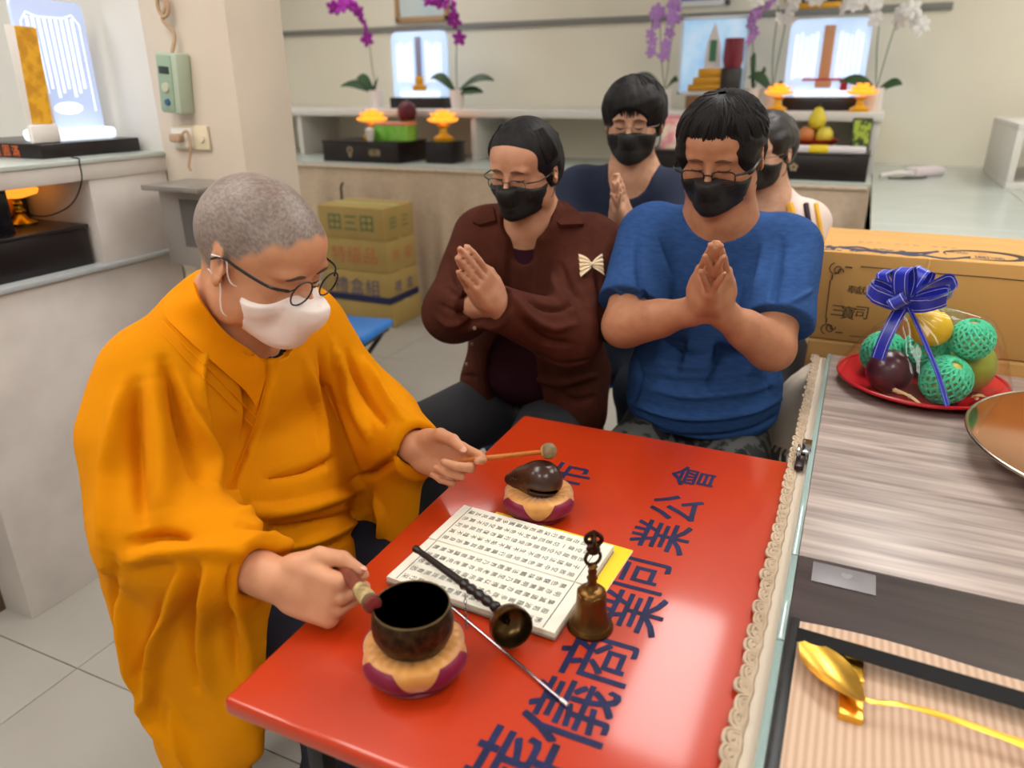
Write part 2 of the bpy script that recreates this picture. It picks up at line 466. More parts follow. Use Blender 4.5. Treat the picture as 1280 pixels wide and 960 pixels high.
# ------------------------------------------------------------------ left cabinet with niche (face at x = -2)
lc = thing('display_cabinet', 'white laminate cabinet with an open niche, against the pillar', 'cabinet', (-2.45, 1.4, 0))
link('body', MB().box((-3.0, 1.02, 0), (-2.0, 1.765, .935), .003), m_panel, lc, True)
link('ledge', MB().box((-3.0, .6, .935), (-1.985, 1.79, .95), .003), M('grey_edge', S(176, 180, 182), .3), lc, True)
link('side_panel', MB().box((-3.0, 1.49, .95), (-2.0, 1.765, 1.19), .002), m_panel, lc, True)
link('back_panel', MB().box((-3.0, .6, .95), (-2.62, 1.49, 1.19)), m_panel, lc, True)
link('shelf_board', MB().box((-3.0, .6, 1.19), (-1.995, 1.79, 1.235), .003), m_panel, lc, True)
link('top_panel', MB().box((-3.0, .6, 1.235), (-1.99, 1.79, 1.248), .002), m_ctop, lc, True)
link('skirting', MB().box((-2.9, .62, 0), (-2.12, 1.02, .93)), M('dark_wood_end', S(92, 70, 52), .5), lc, True)

# ------------------------------------------------------------------ back counter with cloth skirt and raised shelf
YF, CT = 4.36, .95
m_cloth = M('beige_cloth', S(214, 193, 168), .85, noise=(30, .3, .7), col2=S(202, 180, 154), bump=(60, .2), sheen=.2)
bc = thing('altar_counter', 'long white altar counter along the cream back wall, with raised shelf', 'counter', (-2.5, 4.9, 0))
link('body', MB().box((-5.5, YF + .05, 0), (.06, Y1 - .002, CT - .03)), m_panel, bc, True)
link('counter_top', MB().box((-5.5, YF, CT - .03), (.06, Y1 - .002, CT), .004), m_ctop, bc, True)
rsf = thing('raised_shelf', 'white raised shelf board on uprights above the altar counter', 'shelf', (-2.5, 5.1, CT))
link('board', MB().box((-5.5, 4.8, 1.235), (.07, Y1 - .002, 1.285), .004), m_wallw, rsf, True)
link('back_panel', MB().box((-5.5, 5.3, CT), (.06, Y1 - .002, 1.235)), m_wall, rsf, True)
for x in (-5.4, -4.0, -2.5, -1.2, .02): link('upright', MB().box((x, 4.83, CT), (x + .04, 5.3, 1.235), .002), m_wallw, rsf, True)
sk = MB(); rs = random.Random(4)
ph = [rs.uniform(0, 6) for _ in range(6)]
def skirt(u, v):
    x = -5.5 + u * 5.56; z = CT - .012 - v * (CT - .03)
    d = (.012 + .03 * v) * (math.sin(x * 21 + ph[0] + 1.5 * math.sin(x * 3)) + .6 * math.sin(x * 37 + ph[1]))
    return (x, YF - .012 - .03 * v + d * min(1, v * 3), z)
sk.grid(skirt, 260, 12, .004)
so = link('table_skirt', sk, m_cloth, None); tag(so, 'pleated beige cloth skirt hanging from the altar counter', 'table skirt')
hm = MB(); hm.tube([(-5.5 + i * .02, YF - .022, CT - .02 - .006 * abs(math.sin(i * .9))) for i in range(278)], .012, 6)
link('hem', hm, M('cloth_hem', S(206, 190, 170), .8), so)

# right counter: white slab top running towards the boxes
rc = thing('side_counter', 'low-gloss white slab counter on the right of the altar', 'counter', (1.2, 3.6, 0))
link('body', MB().box((.09, 2.55, 0), (2.55, Y1 - .002, .9)), M('cream_base', S(200, 190, 176), .6), rc, True)
link('core', MB().box((.075, 2.53, .9), (2.55, Y1 - .002, .935)), m_slot, rc, True)
ys = [2.52, 3.1, 3.72, 4.45, Y1 - .004]; xs = [.06, .66, 1.3, 1.95, 2.55]
for i in range(4):
    for j in range(4):
        tile(xs[i] + .0015, xs[i + 1] - .0015, ys[j] + .0015, ys[j + 1] - .0015, .93, .95, .001, rc, m_ctop, 'top_slab')
        o = rc.children[-1]; o.location = Vector(o.location) - Vector(rc.location)
wc = thing('white_shelf_unit', 'white open shelf unit standing on the slab counter', 'shelf', (.95, 4.5, .95))
for z in (.0, .27): link('shelf', MB().box((-.3, -.12, z), (.3, .75, z + .03), .002), m_wallw, wc)
for x in (-.3, .27): link('side', MB().box((x, -.12, .03), (x + .03, .75, .27), .002), m_wallw, wc)
# ================================================================== red folding table
TZ = .75
m_red = M('red_lacquer', S(188, 54, 15), .38, noise=(2.2, .3, .75), col2=S(180, 47, 11), coat=.62, coat_rough=.12, bump=(14, .10), spec=.3)
m_rededge = M('red_edge', S(205, 48, 34), .4)
m_black = M('black_metal', S(22, 22, 24), .4)
m_ink = M('navy_ink', S(30, 38, 84), .5, noise=(40, .3, .7), col2=S(18, 22, 54), spec=.3)
rt = thing('folding_table', 'red lacquered folding table lettered in dark blue, before the monk', 'table', (-.31, .936, 0))
link('tabletop', MB().box((-.606, .482, TZ - .026), (-.022, 1.392, TZ), .008, seg=3), m_red, rt, True)
for x in (-.56, -.07):
    link('apron', MB().box((x - .01, .56, TZ - .062), (x + .01, 1.32, TZ - .026), .002), m_black, rt, True)
for y in (.57, 1.31):
    link('stretcher', MB().box((-.56, y - .01, TZ - .06), (-.07, y + .01, TZ - .036), .002), m_black, rt, True)
    for x in (-.545, -.085): link('leg', MB().box((x - .013, y - .013, 0), (x + .013, y + .013, TZ - .03), .003), m_black, rt, True)
lt = MB()
def char_on_table(ch, x, y, s, out):     # written to be read from the x+ side: its top points to -x
    for i, (a, b) in enumerate(((-1, -1), (1, -1), (-1, 1), (1, 1))):      # four close passes: a broad brush stroke
        text_mesh(ch, s, Matrix.Translation((x + a * s * .009, y + b * s * .009, TZ + .0006 + .00004 * i)) @ Matrix.Rotation(rad(90), 4, 'Z') @ Matrix.Diagonal((.98, 1.02, 1, 1)), out)
for ch, (u, v), s in (('會', (866, 597), .083), ('公', (845, 635), .092), ('業', (826, 670), .095), ('同', (799, 718), .094), ('業', (789, 764), .094),
                      ('商', (746, 822), .1), ('儀', (712, 890), .106), ('葬', (645, 965), .112)):
    p = PZ(u, v, TZ); lt = MB(); char_on_table(ch, p.x, p.y, s, lt); link('character', lt, m_ink, rt, True, smooth=0)
p = PZ(716, 590, TZ); lt = MB(); char_on_table('市', p.x - .005, p.y - .012, .09, lt); link('character', lt, m_ink, rt, True, smooth=0)


# ================================================================== long table on the right with cloth, glass and wood-print sheets
m_lace = M('lace_cream', S(196, 176, 152), .9, noise=(40, .3, .7), col2=S(176, 154, 130))
st = thing('buffet_table', 'long table beside the red one, under a cream cloth', 'table', (.46, .9, 0))
link('tabletop', MB().box((-.018, -.6, .73), (.95, 2.02, .752), .003), m_panel, st, True)
for x in (.04, .9):
    for y in (-.5, 1.93): link('leg', MB().box((x - .02, y - .02, 0), (x + .02, y + .02, .73), .003), m_black, st, True)
tc = thing('tablecloth', 'cream lace-edged tablecloth spread under the wood-print sheets', 'tablecloth', (.46, .9, .752))
cl = MB().box((-.026, -.6, .752), (.95, 2.035, .7555))
link('cloth', cl, M('tablecloth', S(205, 190, 172), .9, bump=(120, .3)), tc, True)
lc2 = MB(); rs = random.Random(3)
yy = .42
while yy < 2.03:                        # scalloped crochet edge: loops of thread
    w_ = .0125 + rs.uniform(-.002, .002); dx = .014 + rs.uniform(-.003, .003); tw = rs.uniform(-.003, .003)
    for kk in range(2):
        f = 1 - .35 * kk
        lc2.tube(catmull([(-.03, yy - w_ * f, .7575), (-.03 - dx * f * .8, yy - w_ * .8 * f + tw, .759), (-.03 - dx * f, yy + tw, .7595 + .002 * kk), (-.03 - dx * f * .8, yy + w_ * .8 * f + tw, .759), (-.03, yy + w_ * f, .7575)], 3), .0028, 5)
    lc2.ball((-.034 - dx * .3, yy, .759), (.007, .006, .0035), 6)
    yy += w_ * 2.05
for q in range(3): lc2.tube([(-.028 - .003 * q + .0015 * math.sin(i * 1.7 + q), .42 + i * .012, .757 + .001 * math.sin(i * 2.3 + q)) for i in range(135)], .0028, 5)
link('lace_edge', lc2, m_lace, tc, True)
def wood(name, a, b, sc_, rough=.35):
    return M(name, a, rough, noise=(sc_, .3, .7), col2=b, stretch=(1.2, 16, 1), bump=(sc_ * 3, .05))
m_greyw = wood('grey_wood', S(126, 112, 106), S(186, 170, 162), 3.2)
m_darkw = wood('dark_wood', S(58, 50, 50), S(78, 68, 67), 3)
gs = thing('wood_sheet', 'pale grey wood-grain sheet edged with glass, holding the fruit and copper dish', 'table top sheet', (.46, 1.52, .7555))
link('sheet', MB().box((.0, 1.034, .7575), (.93, 2.015, .7745), .0015), m_greyw, gs, True)
link('glass_edge', MB().box((-.0105, 1.034, .7555), (-.0005, 2.02, .774), .0015), M('glass_edge', S(176, 200, 196), .08, trans=.35, spec=.7), gs, True)
ds = thing('wood_sheet', 'dark charcoal wood-grain sheet under the placemat', 'table top sheet', (.46, .2, .7555))
link('sheet', MB().box((.0, -.58, .7575), (.93, 1.0325, .7745), .0015), m_darkw, ds, True)
link('glass_edge', MB().box((-.0105, .832, .7555), (-.0005, 1.0325, .774), .0015), bpy.data.materials['glass_edge'], ds, True)
link('glass_edge', MB().box((-.0105, -.58, .7555), (-.0005, .829, .774), .0015), bpy.data.materials['glass_edge'], ds, True)
# metal clip on the sheet's edge
ck = thing('table_clip', 'small shiny metal clip pinching the sheet edge over the lace', 'clip', (-.01, 1.42, .774))
link('jaw', MB().box((-.016, -.03, -.016), (.002, .03, .004), .002), M('chrome', S(200, 200, 205), .12, 1), ck)
link('spring', MB().tube([(-.02, -.05 + i * .002, .001 + .004 * math.sin(i * 1.2)) for i in range(24)], .0025, 6), bpy.data.materials['chrome'], ck)
link('lever', MB().box((-.022, -.085, -.012), (-.006, -.035, -.002), .002), M('dark_steel', S(60, 48, 48), .3, .8), ck)
lb = thing('name_plate', 'silver name plate on the dark wood-grain sheet', 'plate', (.063, .9975, .7745))
link('plate', MB().box((-.042, -.025, 0), (.042, .025, .002), .0008, Matrix.Rotation(rad(0), 4, 'Z')), M('brushed_silver', S(126, 122, 126), .45, .2), lb)
mk = MB(); text_mesh('♥', .014, Matrix.Translation((.004, .004, .0026)), mk); text_mesh('义', .012, Matrix.Translation((.018, .004, .0026)), mk)
link('mark', mk, M('mark_grey', S(140, 136, 140), .5), lb, smooth=0)

# placemat, chopsticks, spoon, rest
m_mat = M('bamboo_mat', S(188, 154, 128), .6, col2=S(210, 180, 156), wave=(34, .5, 'X'), bump=(200, .2))
pm = thing('placemat', 'beige striped placemat with black edge on the dark sheet', 'placemat', (.25, .7, .7745))
def matf(u, v): return (.0145 + u * .5, .868 - v * .55 + .006 * math.sin(u * 9) * (1 - v), .778)
link('mat', MB().grid(matf, 20, 8, .003), m_mat, pm, True)
link('fold_band', MB().box((.0145, .32, .7782), (.5145, .735, .7787)), M('bamboo_band', S(164, 130, 98), .6, col2=S(188, 156, 122), wave=(34, .5, 'X')), pm, True)
link('edge_strip', MB().box((.002, .32, .7745), (.0145, .876, .7795), .001), m_black, pm, True)
m_gold = M('gold', S(232, 172, 60), .3, 1, noise=(6, .4, .6), col2=S(236, 186, 80))
rz_ = PZ(1064, 853, .785)
cr_ = thing('chopstick_rest', 'gold block rest under the chopsticks and spoon', 'cutlery rest', (.0775, .776, .778))
link('bar', MB().box((-.0125, -.062, 0), (.0125, .066, .012), .0015), m_gold, cr_)
link('groove_lip', MB().box((-.0125, -.003, .012), (.0125, .003, .014), .001), m_gold, cr_)
for k, (dy, lab) in enumerate(((.0068, 'black lacquered chopstick touching the dark sheet side of its pair'), (-.0068, 'black lacquered chopstick on the spoon side of its pair'))):
    c = MB().tube([(.012 + .31 * i / 6, .8195 + dy - .016 * i / 6, .7965 + (.001 if k else 0)) for i in range(7)], [.006, .0064, .0068, .007, .0072, .0074, .0076], 4, flat=((0, 0, 1), 1))
    tag(link('chopstick', c, M('black_lacquer', S(16, 15, 17), .45, spec=.25), None), lab, 'chopstick', 'chopsticks')
sp = thing('spoon', 'gold spoon resting on the gold block', 'spoon', (.1, .76, .79))
def spoonf(u, v):
    a = (u - .5) * 2; b = v; w_ = .026 * math.sin(math.pi * min(.98, max(.03, b)) ** .8) ** .7
    p0 = Vector((.022, .808, .79)); d = Vector((.066, -.082, .006)); side = Vector((.78, .62, 0))
    q = p0 + d * b + side * (a * w_); q.z += -.009 * math.sin(math.pi * b) * (1 - a * a) + .008; return q
link('bowl', MB().grid(spoonf, 10, 14, .0012), m_gold, sp, True, smooth=80)
link('handle', MB().tube(catmull([(.082, .738, .799), (.1, .733, .802), (.13, .737, .806), (.19, .742, .8), (.27, .735, .797), (.33, .728, .797)], 5), [.0036] * 6 + [.0038] * 6 + [.005] * 6 + [.007] * 6 + [.008, .0085], 8, flat=((0, 0, 1), .5)), m_gold, sp, True)

# copper dish
cd = thing('copper_dish', 'large round copper dish at the edge of the grey wood sheet', 'dish', (.547, 1.52, .7745))
R_ = .294
prof = [(0, 0), (.17, 0), (.205, .004), (.262, .034), (.283, .049), (.291, .0535), (R_, .0525), (.2935, .049), (.28, .042), (.255, .026), (.205, .0075), (.168, .0045), (.1, .004), (.09, .0065), (.06, .0105), (0, .012)]
link('dish', MB().lathe(prof[:6] + [], 72), M('copper', S(214, 152, 116), .1, 1, noise=(4, .3, .7), col2=S(226, 176, 140)), cd, smooth=80)
link('well', MB().lathe([(0, .0125), (.06, .011), (.09, .007), (.1, .0045), (.168, .005), (.205, .008), (.255, .0265), (.281, .0425), (.2915, .0525)], 72), bpy.data.materials['copper'], cd, smooth=80)
link('rim', MB().tube([(R_ * .995 * math.cos(i * math.pi / 36), R_ * .995 * math.sin(i * math.pi / 36), .0525) for i in range(72)], .0035, 8, closed=True), M('steel_rim', S(170, 160, 146), .25, 1), cd)

# ================================================================== cushions, bowl, wooden fish
m_silk = M('orange_silk', S(216, 152, 74), .38, noise=(26, .3, .7), col2=S(190, 122, 50), sheen=.5, bump=(55, .5), spec=.5)
m_maroon = M('maroon_silk', S(132, 6, 58), .42, noise=(30, .3, .7), col2=S(112, 4, 46), sheen=.05, bump=(60, .35))
def cushion(name, label, loc, r, h, rz, pleat=.0014):
    t = thing(name, label, 'cushion', loc, rz, 'lotus cushions')
    def prof(s):                        # s: 0 bottom centre .. 1 top centre
        a = math.pi * s; rr = r * (math.sin(a) ** .62 if 0 < s < 1 else 0); z = h * .5 * (1 - math.cos(a))
        if s > .6: z -= h * .40 * ((s - .6) / .4) ** 1.6
        return rr, z
    N = 30
    def fn(q, a, i):
        s = i / N; g = pleat * math.sin(24 * a) * max(0, (s - .55) / .45) * (1 if s < 1 else 0)
        seam = -.004 * abs(math.cos(2 * a)) ** 14 * math.sin(math.pi * s)
        l = math.hypot(q[0], q[1]) or 1
        return (q[0] * (1 + seam / max(l, .01)), q[1] * (1 + seam / max(l, .01)), q[2] + g)
    link('stuffed_body', MB().lathe([prof(i / N) for i in range(N + 1)], 144, None, fn=fn), m_silk, t, smooth=80)
    for k in range(4):
        def pf(u, v, k=k):
            s = .10 + v * .57; half = (math.pi / 4) * (1.0 - .60 * max(0, (v - .26) / .74)) * .99
            a = k * math.pi / 2 + math.pi / 4 + (u - .5) * 2 * half
            rr, z = prof(s); seam = -.004 * abs(math.cos(2 * a)) ** 14 * math.sin(math.pi * s)
            bul = .0022 * math.sin(math.pi * u) ** .6 * math.sin(math.pi * min(1, v * .9 + .08)) ** .6 + .0009
            l = rr + seam + bul
            return (l * math.cos(a), l * math.sin(a), z + bul * .3)
        link('petal_panel', MB().grid(pf, 20, 12, .003), m_maroon, t, smooth=80)
    link('base_ring', MB().lathe([(r * .55, .0), (r * .80, .002), (r * .86, .006), (r * .8, .009)], 60), m_maroon, t, smooth=80)
    return t
CB = Vector((-.419, .621, TZ)); CFi = Vector((-.420, 1.029, TZ))
cushion('lotus_cushion', 'orange and maroon lotus cushion under the bronze bowl', CB, .066, .058, rad(-56))
cushion('lotus_cushion', 'orange and maroon lotus cushion under the wooden fish', CFi, .062, .056, rad(-68))
m_bronze = M('dark_bronze', S(84, 62, 40), .36, .85, noise=(90, .35, .65), col2=S(46, 32, 20), bump=(140, .7))
bw = thing('singing_bowl', 'dark hammered bronze singing bowl on a lotus cushion', 'bowl', CB + Vector((0, 0, .0335)), 0)
out_p = [(0, 0), (.02, .001), (.034, .006), (.044, .016), (.0495, .029), (.0505, .04), (.0492, .052), (.047, .0635)]
link('wall', MB().lathe(out_p + [(.0462, .0645)], 64), m_bronze, bw, smooth=80)
link('inside', MB().lathe([(.0462, .0645), (.0445, .0635), (.047, .05), (.048, .04), (.0465, .029), (.041, .017), (.03, .008), (0, .005)], 64), m_bronze, bw, smooth=80)
link('rim', MB().tube([(.046 * math.cos(i * math.pi / 32), .046 * math.sin(i * math.pi / 32), .0641) for i in range(64)], .0012, 6, closed=True), M('worn_bronze', S(150, 128, 96), .3, 1), bw)

# wooden fish
m_dkw = M('polished_dark_wood', S(66, 38, 28), .3, noise=(20, .3, .7), col2=S(48, 26, 19), stretch=(1, 1, 3), coat=.25)
wf = thing('wooden_fish', 'dark carved wooden fish drum on a lotus cushion', 'wooden fish', CFi + Vector((0, 0, .0365)))
f = Field(axis(-.085, .06, .0016), axis(-.05, .05, .0016), axis(-.012, .06, .0016))
f.ell((.008, .0, .021), (.031, .027, .024), .005); f.ell((-.004, 0, .019), (.034, .025, .019), .012)
f.path([(-.01, 0, .015), (-.035, -.003, .012), (-.052, -.006, .01)], [.018, .0125, .007], .012)
f.cone((-.02, -.004, .024), (-.046, -.007, .015), .006, .003, .004); f.ell((-.04, -.006, .0165), (.007, .008, .004), .002)
f.cone((-.005, -.03, .012), (.034, -.03, .0125), .0022, .003, .002, 's'); f.box((.016, -.02, .0125), (.021, .014, .0024), .001, .002, 's')
f.ell((.018, 0, .012), (.016, .014, .009), .004, 's')
for a in range(3): f.cone((-.03 - .006 * a, -.02, .02 - .002 * a), (-.03 - .006 * a, .01, .024 - .003 * a), .0012, .0012, .001, 's')
V, Fc = f.mesh(); Rf = np.array(Matrix.Rotation(rad(-6), 3, 'Z'))
link('body', mesh((relax(V, Fc, 1) @ Rf.T) * np.array((1.08, 1.08, 1.32)), Fc, 180), m_dkw, wf)
link('carved_scale', MB().tube(catmull([(-.012, -.018, .031), (-.02, -.015, .029), (-.026, -.016, .022), (-.024, -.02, .014)], 5), .0013, 6, mtx=Matrix.Diagonal((1.08, 1.08, 1.32, 1))), m_dkw, wf)

# ================================================================== sutra book
bk = thing('sutra_book', 'open white sutra book printed with columns of characters', 'book', (-.405, .853, TZ), rad(-3.0))
m_paper = M('paper', S(236, 232, 218), .7, noise=(8, .3, .7), col2=S(230, 226, 210)); m_print = M('print_black', S(58, 56, 54), .7)
W_, D_, H_ = .270, .222, .012
link('page_block', MB().box((-W_ / 2, -D_ / 2, .003), (W_ / 2, -.0006, H_), .001).box((-W_ / 2, .0006, .003), (W_ / 2, D_ / 2, H_ + .0015), .001), m_paper, bk)
link('cover', MB().box((-W_ / 2 - .001, -D_ / 2 - .001, 0), (W_ / 2 + .001, D_ / 2 + .001, .003), .0008), M('book_cover', S(150, 140, 130), .6), bk)
for i in range(4): link('leaf_edge', MB().box((-W_ / 2 - .0004, -D_ / 2 - .0004, .0042 + i * .002), (W_ / 2 + .0004, D_ / 2 + .0002, .0046 + i * .002)), M('leaf_edge', S(205, 198, 182), .7) if i == 0 else bpy.data.materials['leaf_edge'], bk)
TXT = ('觀自在菩薩行深般若波羅蜜多時照見五蘊皆空度一切苦厄舍利子色不異空空不異色色即是空空即是色受想行識亦復如是舍利子是諸法空相'
       '不生不滅不垢不淨不增不減是故空中無色無受想行識無眼耳鼻舌身意無色聲香味觸法無眼界乃至無意識界無無明亦無無明盡乃至無老死亦無老死盡'
       '無苦集滅道無智亦無得以無所得故菩提薩埵依般若波羅蜜多故心無罣礙無罣礙故無有恐怖遠離顛倒夢想究竟涅槃')
pr = MB(); k = 0
for page in (1, 0):
    zt = H_ + (.0018 if page else .0003)
    for c in range(5):
        y = (D_ / 2 - .0165 - c * .0205) if page else (-.0155 - c * .0205)
        for r_ in range(18):
            x = W_ / 2 - .030 - r_ * .01265
            text_mesh(TXT[k % len(TXT)], .0112, Matrix.Translation((x, y, zt)) @ Matrix.Rotation(rad(-90), 4, 'Z') @ Matrix.Diagonal((1.05, .95, 1, 1)), pr); k += 1
    for x in (-W_ / 2 + .016, W_ / 2 - .0185):
        y0, y1 = (.001, D_ / 2 - .002) if page else (-D_ / 2 + .002, -.001)
        pr.add([(x - .0006, y0, zt), (x + .0006, y0, zt), (x + .0006, y1, zt), (x - .0006, y1, zt)], [(0, 1, 2, 3)])
link('print', pr, m_print, bk, smooth=0)
yb = thing('yellow_booklet', 'bright yellow booklet peeking out from under the sutra book', 'booklet', (-.38, .868, TZ), rad(-4))
link('cover', MB().box((-.112, -.03, 0.0002), (.134, .118, .0028), .0006), M('yellow_paper', S(246, 206, 26), .6), yb)
link('pages', MB().box((-.108, -.026, .0006), (.1345, .1165, .0022)), m_paper, yb)
bk.location.z += .003

# ================================================================== hand bell with vajra handle
m_brass = M('aged_brass', S(128, 92, 48), .34, .9, noise=(24, .3, .7), col2=S(88, 60, 30), bump=(60, .15))
m_brassd = M('dark_aged_brass', S(74, 46, 30), .4, .85, noise=(40, .3, .7), col2=S(42, 24, 16))
hb = thing('hand_bell', 'small brass hand bell with vajra handle, beside the book', 'bell', (-.243, .783, TZ))
link('bell_body', MB().lathe([(.0, .0635), (.012, .064), (.0175, .060), (.0195, .050), (.0205, .036), (.0225, .022), (.0265, .010), (.0305, .005), (.0312, .002), (.0302, .0), (.028, .0015), (.022, .02), (.019, .045), (0, .055)], 48), m_brass, hb, smooth=70)
bd = MB()
for i in range(8):
    a = i * math.pi / 4
    bd.tube([(.0185 * math.cos(a + .3 * math.cos(t)), .0185 * math.sin(a + .3 * math.cos(t)), .0535 + .004 * math.sin(t)) for t in [j * math.pi / 5 for j in range(10)]], .0012, 5, closed=True)
link('lip_ring', MB().tube([(.0275 * math.cos(i * math.pi / 24), .0275 * math.sin(i * math.pi / 24), .009) for i in range(48)], .0009, 5, closed=True), m_brass, hb)
link('ornament', bd, m_brass, hb)
link('stem', MB().lathe([(.0, .062), (.009, .063), (.0075, .067), (.0055, .069), (.0065, .073), (.0055, .076), (.0075, .080), (.005, .084), (.0062, .090), (.0048, .094), (.007, .0975), (.0045, .101), (0, .102)], 20), m_brass, hb, smooth=60)
rg = MB().tube([(.0105 * math.cos(i * math.pi / 12) * .75, .0105 * math.cos(i * math.pi / 12) * .66, .111 + .0105 * math.sin(i * math.pi / 12)) for i in range(24)], .0024, 8, closed=True)
link('ring', rg, m_brassd, hb)
vj = MB().lathe([(0, .118), (.007, .119), (.0095, .124), (.0075, .129), (.0095, .132), (.007, .1345), (0, .135)], 14).lathe([(0, .134), (.0035, .136), (.0022, .146), (0, .1495)], 8)
for i in range(4):
    a = i * math.pi / 2 + .4; c, s = math.cos(a), math.sin(a)
    vj.tube(catmull([(.003 * c, .003 * s, .132), (.0095 * c, .0095 * s, .136), (.0098 * c, .0098 * s, .142), (.0045 * c, .0045 * s, .147), (.001 * c, .001 * s, .149)], 4), .0031, 6)
link('vajra_head', vj, m_brassd, hb)

# ================================================================== hand gong on a black handle, its chain and striker rod
ik = thing('hand_gong', 'small bronze cup gong on a black turned handle, lying across the book', 'gong', (-.33, .72, TZ))
A = Vector((-.53, .806, .782)); B = Vector((-.352, .723, .788)); dr = (B - A).normalized()
Lh = (B - A).length; tt = [i / 40 for i in range(41)]; rr = []
for t in tt:
    r = .0046 + .0022 * t
    if t < .05: r = .0058
    if t > .68: r = .0066 + .0014 * math.sin((t - .68) * 70)
    if .6 < t < .64: r = .0085
    rr.append(r)
link('handle', MB().tube([A + (B - A) * t for t in tt], rr, 14), M('black_wood', S(30, 26, 26), .35), ik, True, smooth=60)
face = (dr * .55 + Vector((.35, -.62, .22))).normalized(); Rm = rot_to(face).to_4x4() @ Matrix.Rotation(rad(90), 4, 'Y')
cm = Matrix.Translation(B + dr * .012 + face * .004 + Vector((0, 0, -.006))) @ Rm
link('cup', MB().lathe([(0, -.004), (.010, -.003), (.019, .002), (.0255, .010), (.0275, .020), (.0275, .029), (.0255, .029), (.0252, .020), (.023, .011), (.016, .005), (0, .002)], 44, cm), M('olive_bronze', S(104, 82, 48), .3, .9, noise=(14, .3, .7), col2=S(62, 46, 26)), ik, True, smooth=60)
link('knot', MB().ball((0, 0, .006), .0055, 10, cm).tube([cm @ Vector((.002 * math.sin(i), .002 * math.cos(i * 1.4), .006 + i * .0016)) for i in range(8)], .0012, 5), m_brassd, ik, True)
ch = MB(); c0 = Vector((-.42, .757, .79)); c1 = Vector((-.395, .712, .753)); nL = 13
for i in range(nL):
    p = c0.lerp(c1, i / (nL - 1)) + Vector((0, 0, -.012 * math.sin(math.pi * i / (nL - 1)) if i > 2 else 0)); p.z = max(p.z, .7525)
    a = Matrix.Translation(p) @ rot_to(c1 - c0).to_4x4() @ Matrix.Rotation(rad(90 * (i % 2)), 4, 'X')
    ch.tube([(.0033 * math.cos(j * math.pi / 5), .0018 * math.sin(j * math.pi / 5), 0) for j in range(10)], .00055, 4, closed=True, mtx=a)
link('chain', ch, M('chain_steel', S(170, 165, 165), .25, 1), ik, True)
rd = thing('striker_rod', 'thin steel striker rod lying on the red table beside the bowl', 'rod', (-.33, .69, TZ))
a, b = PZ(560, 755, .7535), PZ(701, 874, .7535)
link('rod', MB().tube([a.lerp(b, i / 12) for i in range(13)], [.0019] * 8 + [.0024] + [.0021] * 4, 10), M('rod_steel', S(176, 166, 170), .22, 1), rd, True)
link('tip', MB().tube([b, b + (b - a).normalized() * .012], [.0026, .0022], 10), M('rod_tip', S(225, 222, 220), .3, .6), rd, True)
# ================================================================== people: tools
def vv(*a): return Vector(a)
def frame(o, fwd, up=(0, 0, 1)):
    """local frame: x forward, y left, z up"""
    return (Vector(o), rot_to(fwd, up))
def W(fr, p): return fr[0] + fr[1] @ Vector(p)
def head_frame(o, az, pitch, roll=0):
    """az: heading of the face in degrees from +x, pitch: degrees down"""
    R = Matrix.Rotation(rad(az), 3, 'Z') @ Matrix.Rotation(rad(pitch), 3, 'Y') @ Matrix.Rotation(rad(roll), 3, 'X')
    return (Vector(o), R)
def add_head(f, fr, s=1.0, wide=1.0, jaw=1.0):
    """skull, face and ears; eyes at the origin's height, crown at +.12, chin at -.118"""
    w = wide
    E = lambda c, r, k=.012, op='u', R=None: f.ell([q * s for q in c], [q * s for q in r], k * s, op, R, fr)
    C = lambda a, b, ra, rb, k=.01, op='u': f.cone([q * s for q in a], [q * s for q in b], ra * s, rb * s, k * s, op, fr)
    E((-.012, 0, .034), (.096, .077 * w, .086)); E((-.04, 0, .02), (.066, .071 * w, .07), .03)
    E((.03, 0, -.025), (.062, .064 * w, .08), .03); E((.048, 0, .045), (.046, .06 * w, .04), .03)
    E((.034, 0, -.082), (.046, .053 * w * jaw, .034), .025); E((.07, 0, -.099), (.02, .026 * jaw, .018), .02)
    for y in (-1, 1):
        E((.05, .044 * w * y, -.036), (.03, .022, .028), .022)                 # cheek
        E((.01, .056 * w * jaw * y, -.07), (.032, .014, .034), .02)            # jaw corner
        E((.081, .031 * y, .021), (.014, .025, .0085), .014)                  # brow ridge
        E((.0985, .031 * y, .001), (.012, .018, .0115), .012, 's')             # socket
        E((.0765, .031 * y, .0005), (.0145, .0165, .0125), .006)               # lidded eyeball
        C((.0885, .019 * y, -.0035), (.0885, .043 * y, -.004), .0022, .0018, .003)   # lower lid fold
        E((.1, .0125 * y, -.0375), (.009, .008, .0075), .006)                  # nostril wing
        Re = Matrix.Rotation(rad(22 * y), 3, 'Z') @ Matrix.Rotation(rad(-12), 3, 'Y')
        E((-.008, .0805 * w * y, -.006), (.0185, .0062, .032), .006, 'u', Re)    # ear
        E((-.002, .0865 * w * y, -.004), (.0095, .006, .019), .004, 's', Re)
        E((-.003, .079 * w * y, -.031), (.009, .006, .011), .006)
        E((.0045, .079 * w * y, -.008), (.005, .005, .008), .004)
    C((.089, 0, .006), (.11, 0, -.031), .0075, .0105, .012); E((.1095, 0, -.034), (.011, .0105, .0095), .008)
    C((.086, -.018, -.0625), (.086, .018, -.0625), .0055, .0055, .008); C((.084, -.015, -.0715), (.084, .015, -.0715), .006, .006, .006)
    C((.0955, -.02, -.0665), (.0955, .02, -.0665), .0022, .0022, .003, 's')
def add_neck(f, fr, base, s=1.0, r=.056, k=.03):
    a = W(fr, (-.022 * s, 0, -.06 * s)); f.cone(a, base, r * s, (r + .006) * s, k)
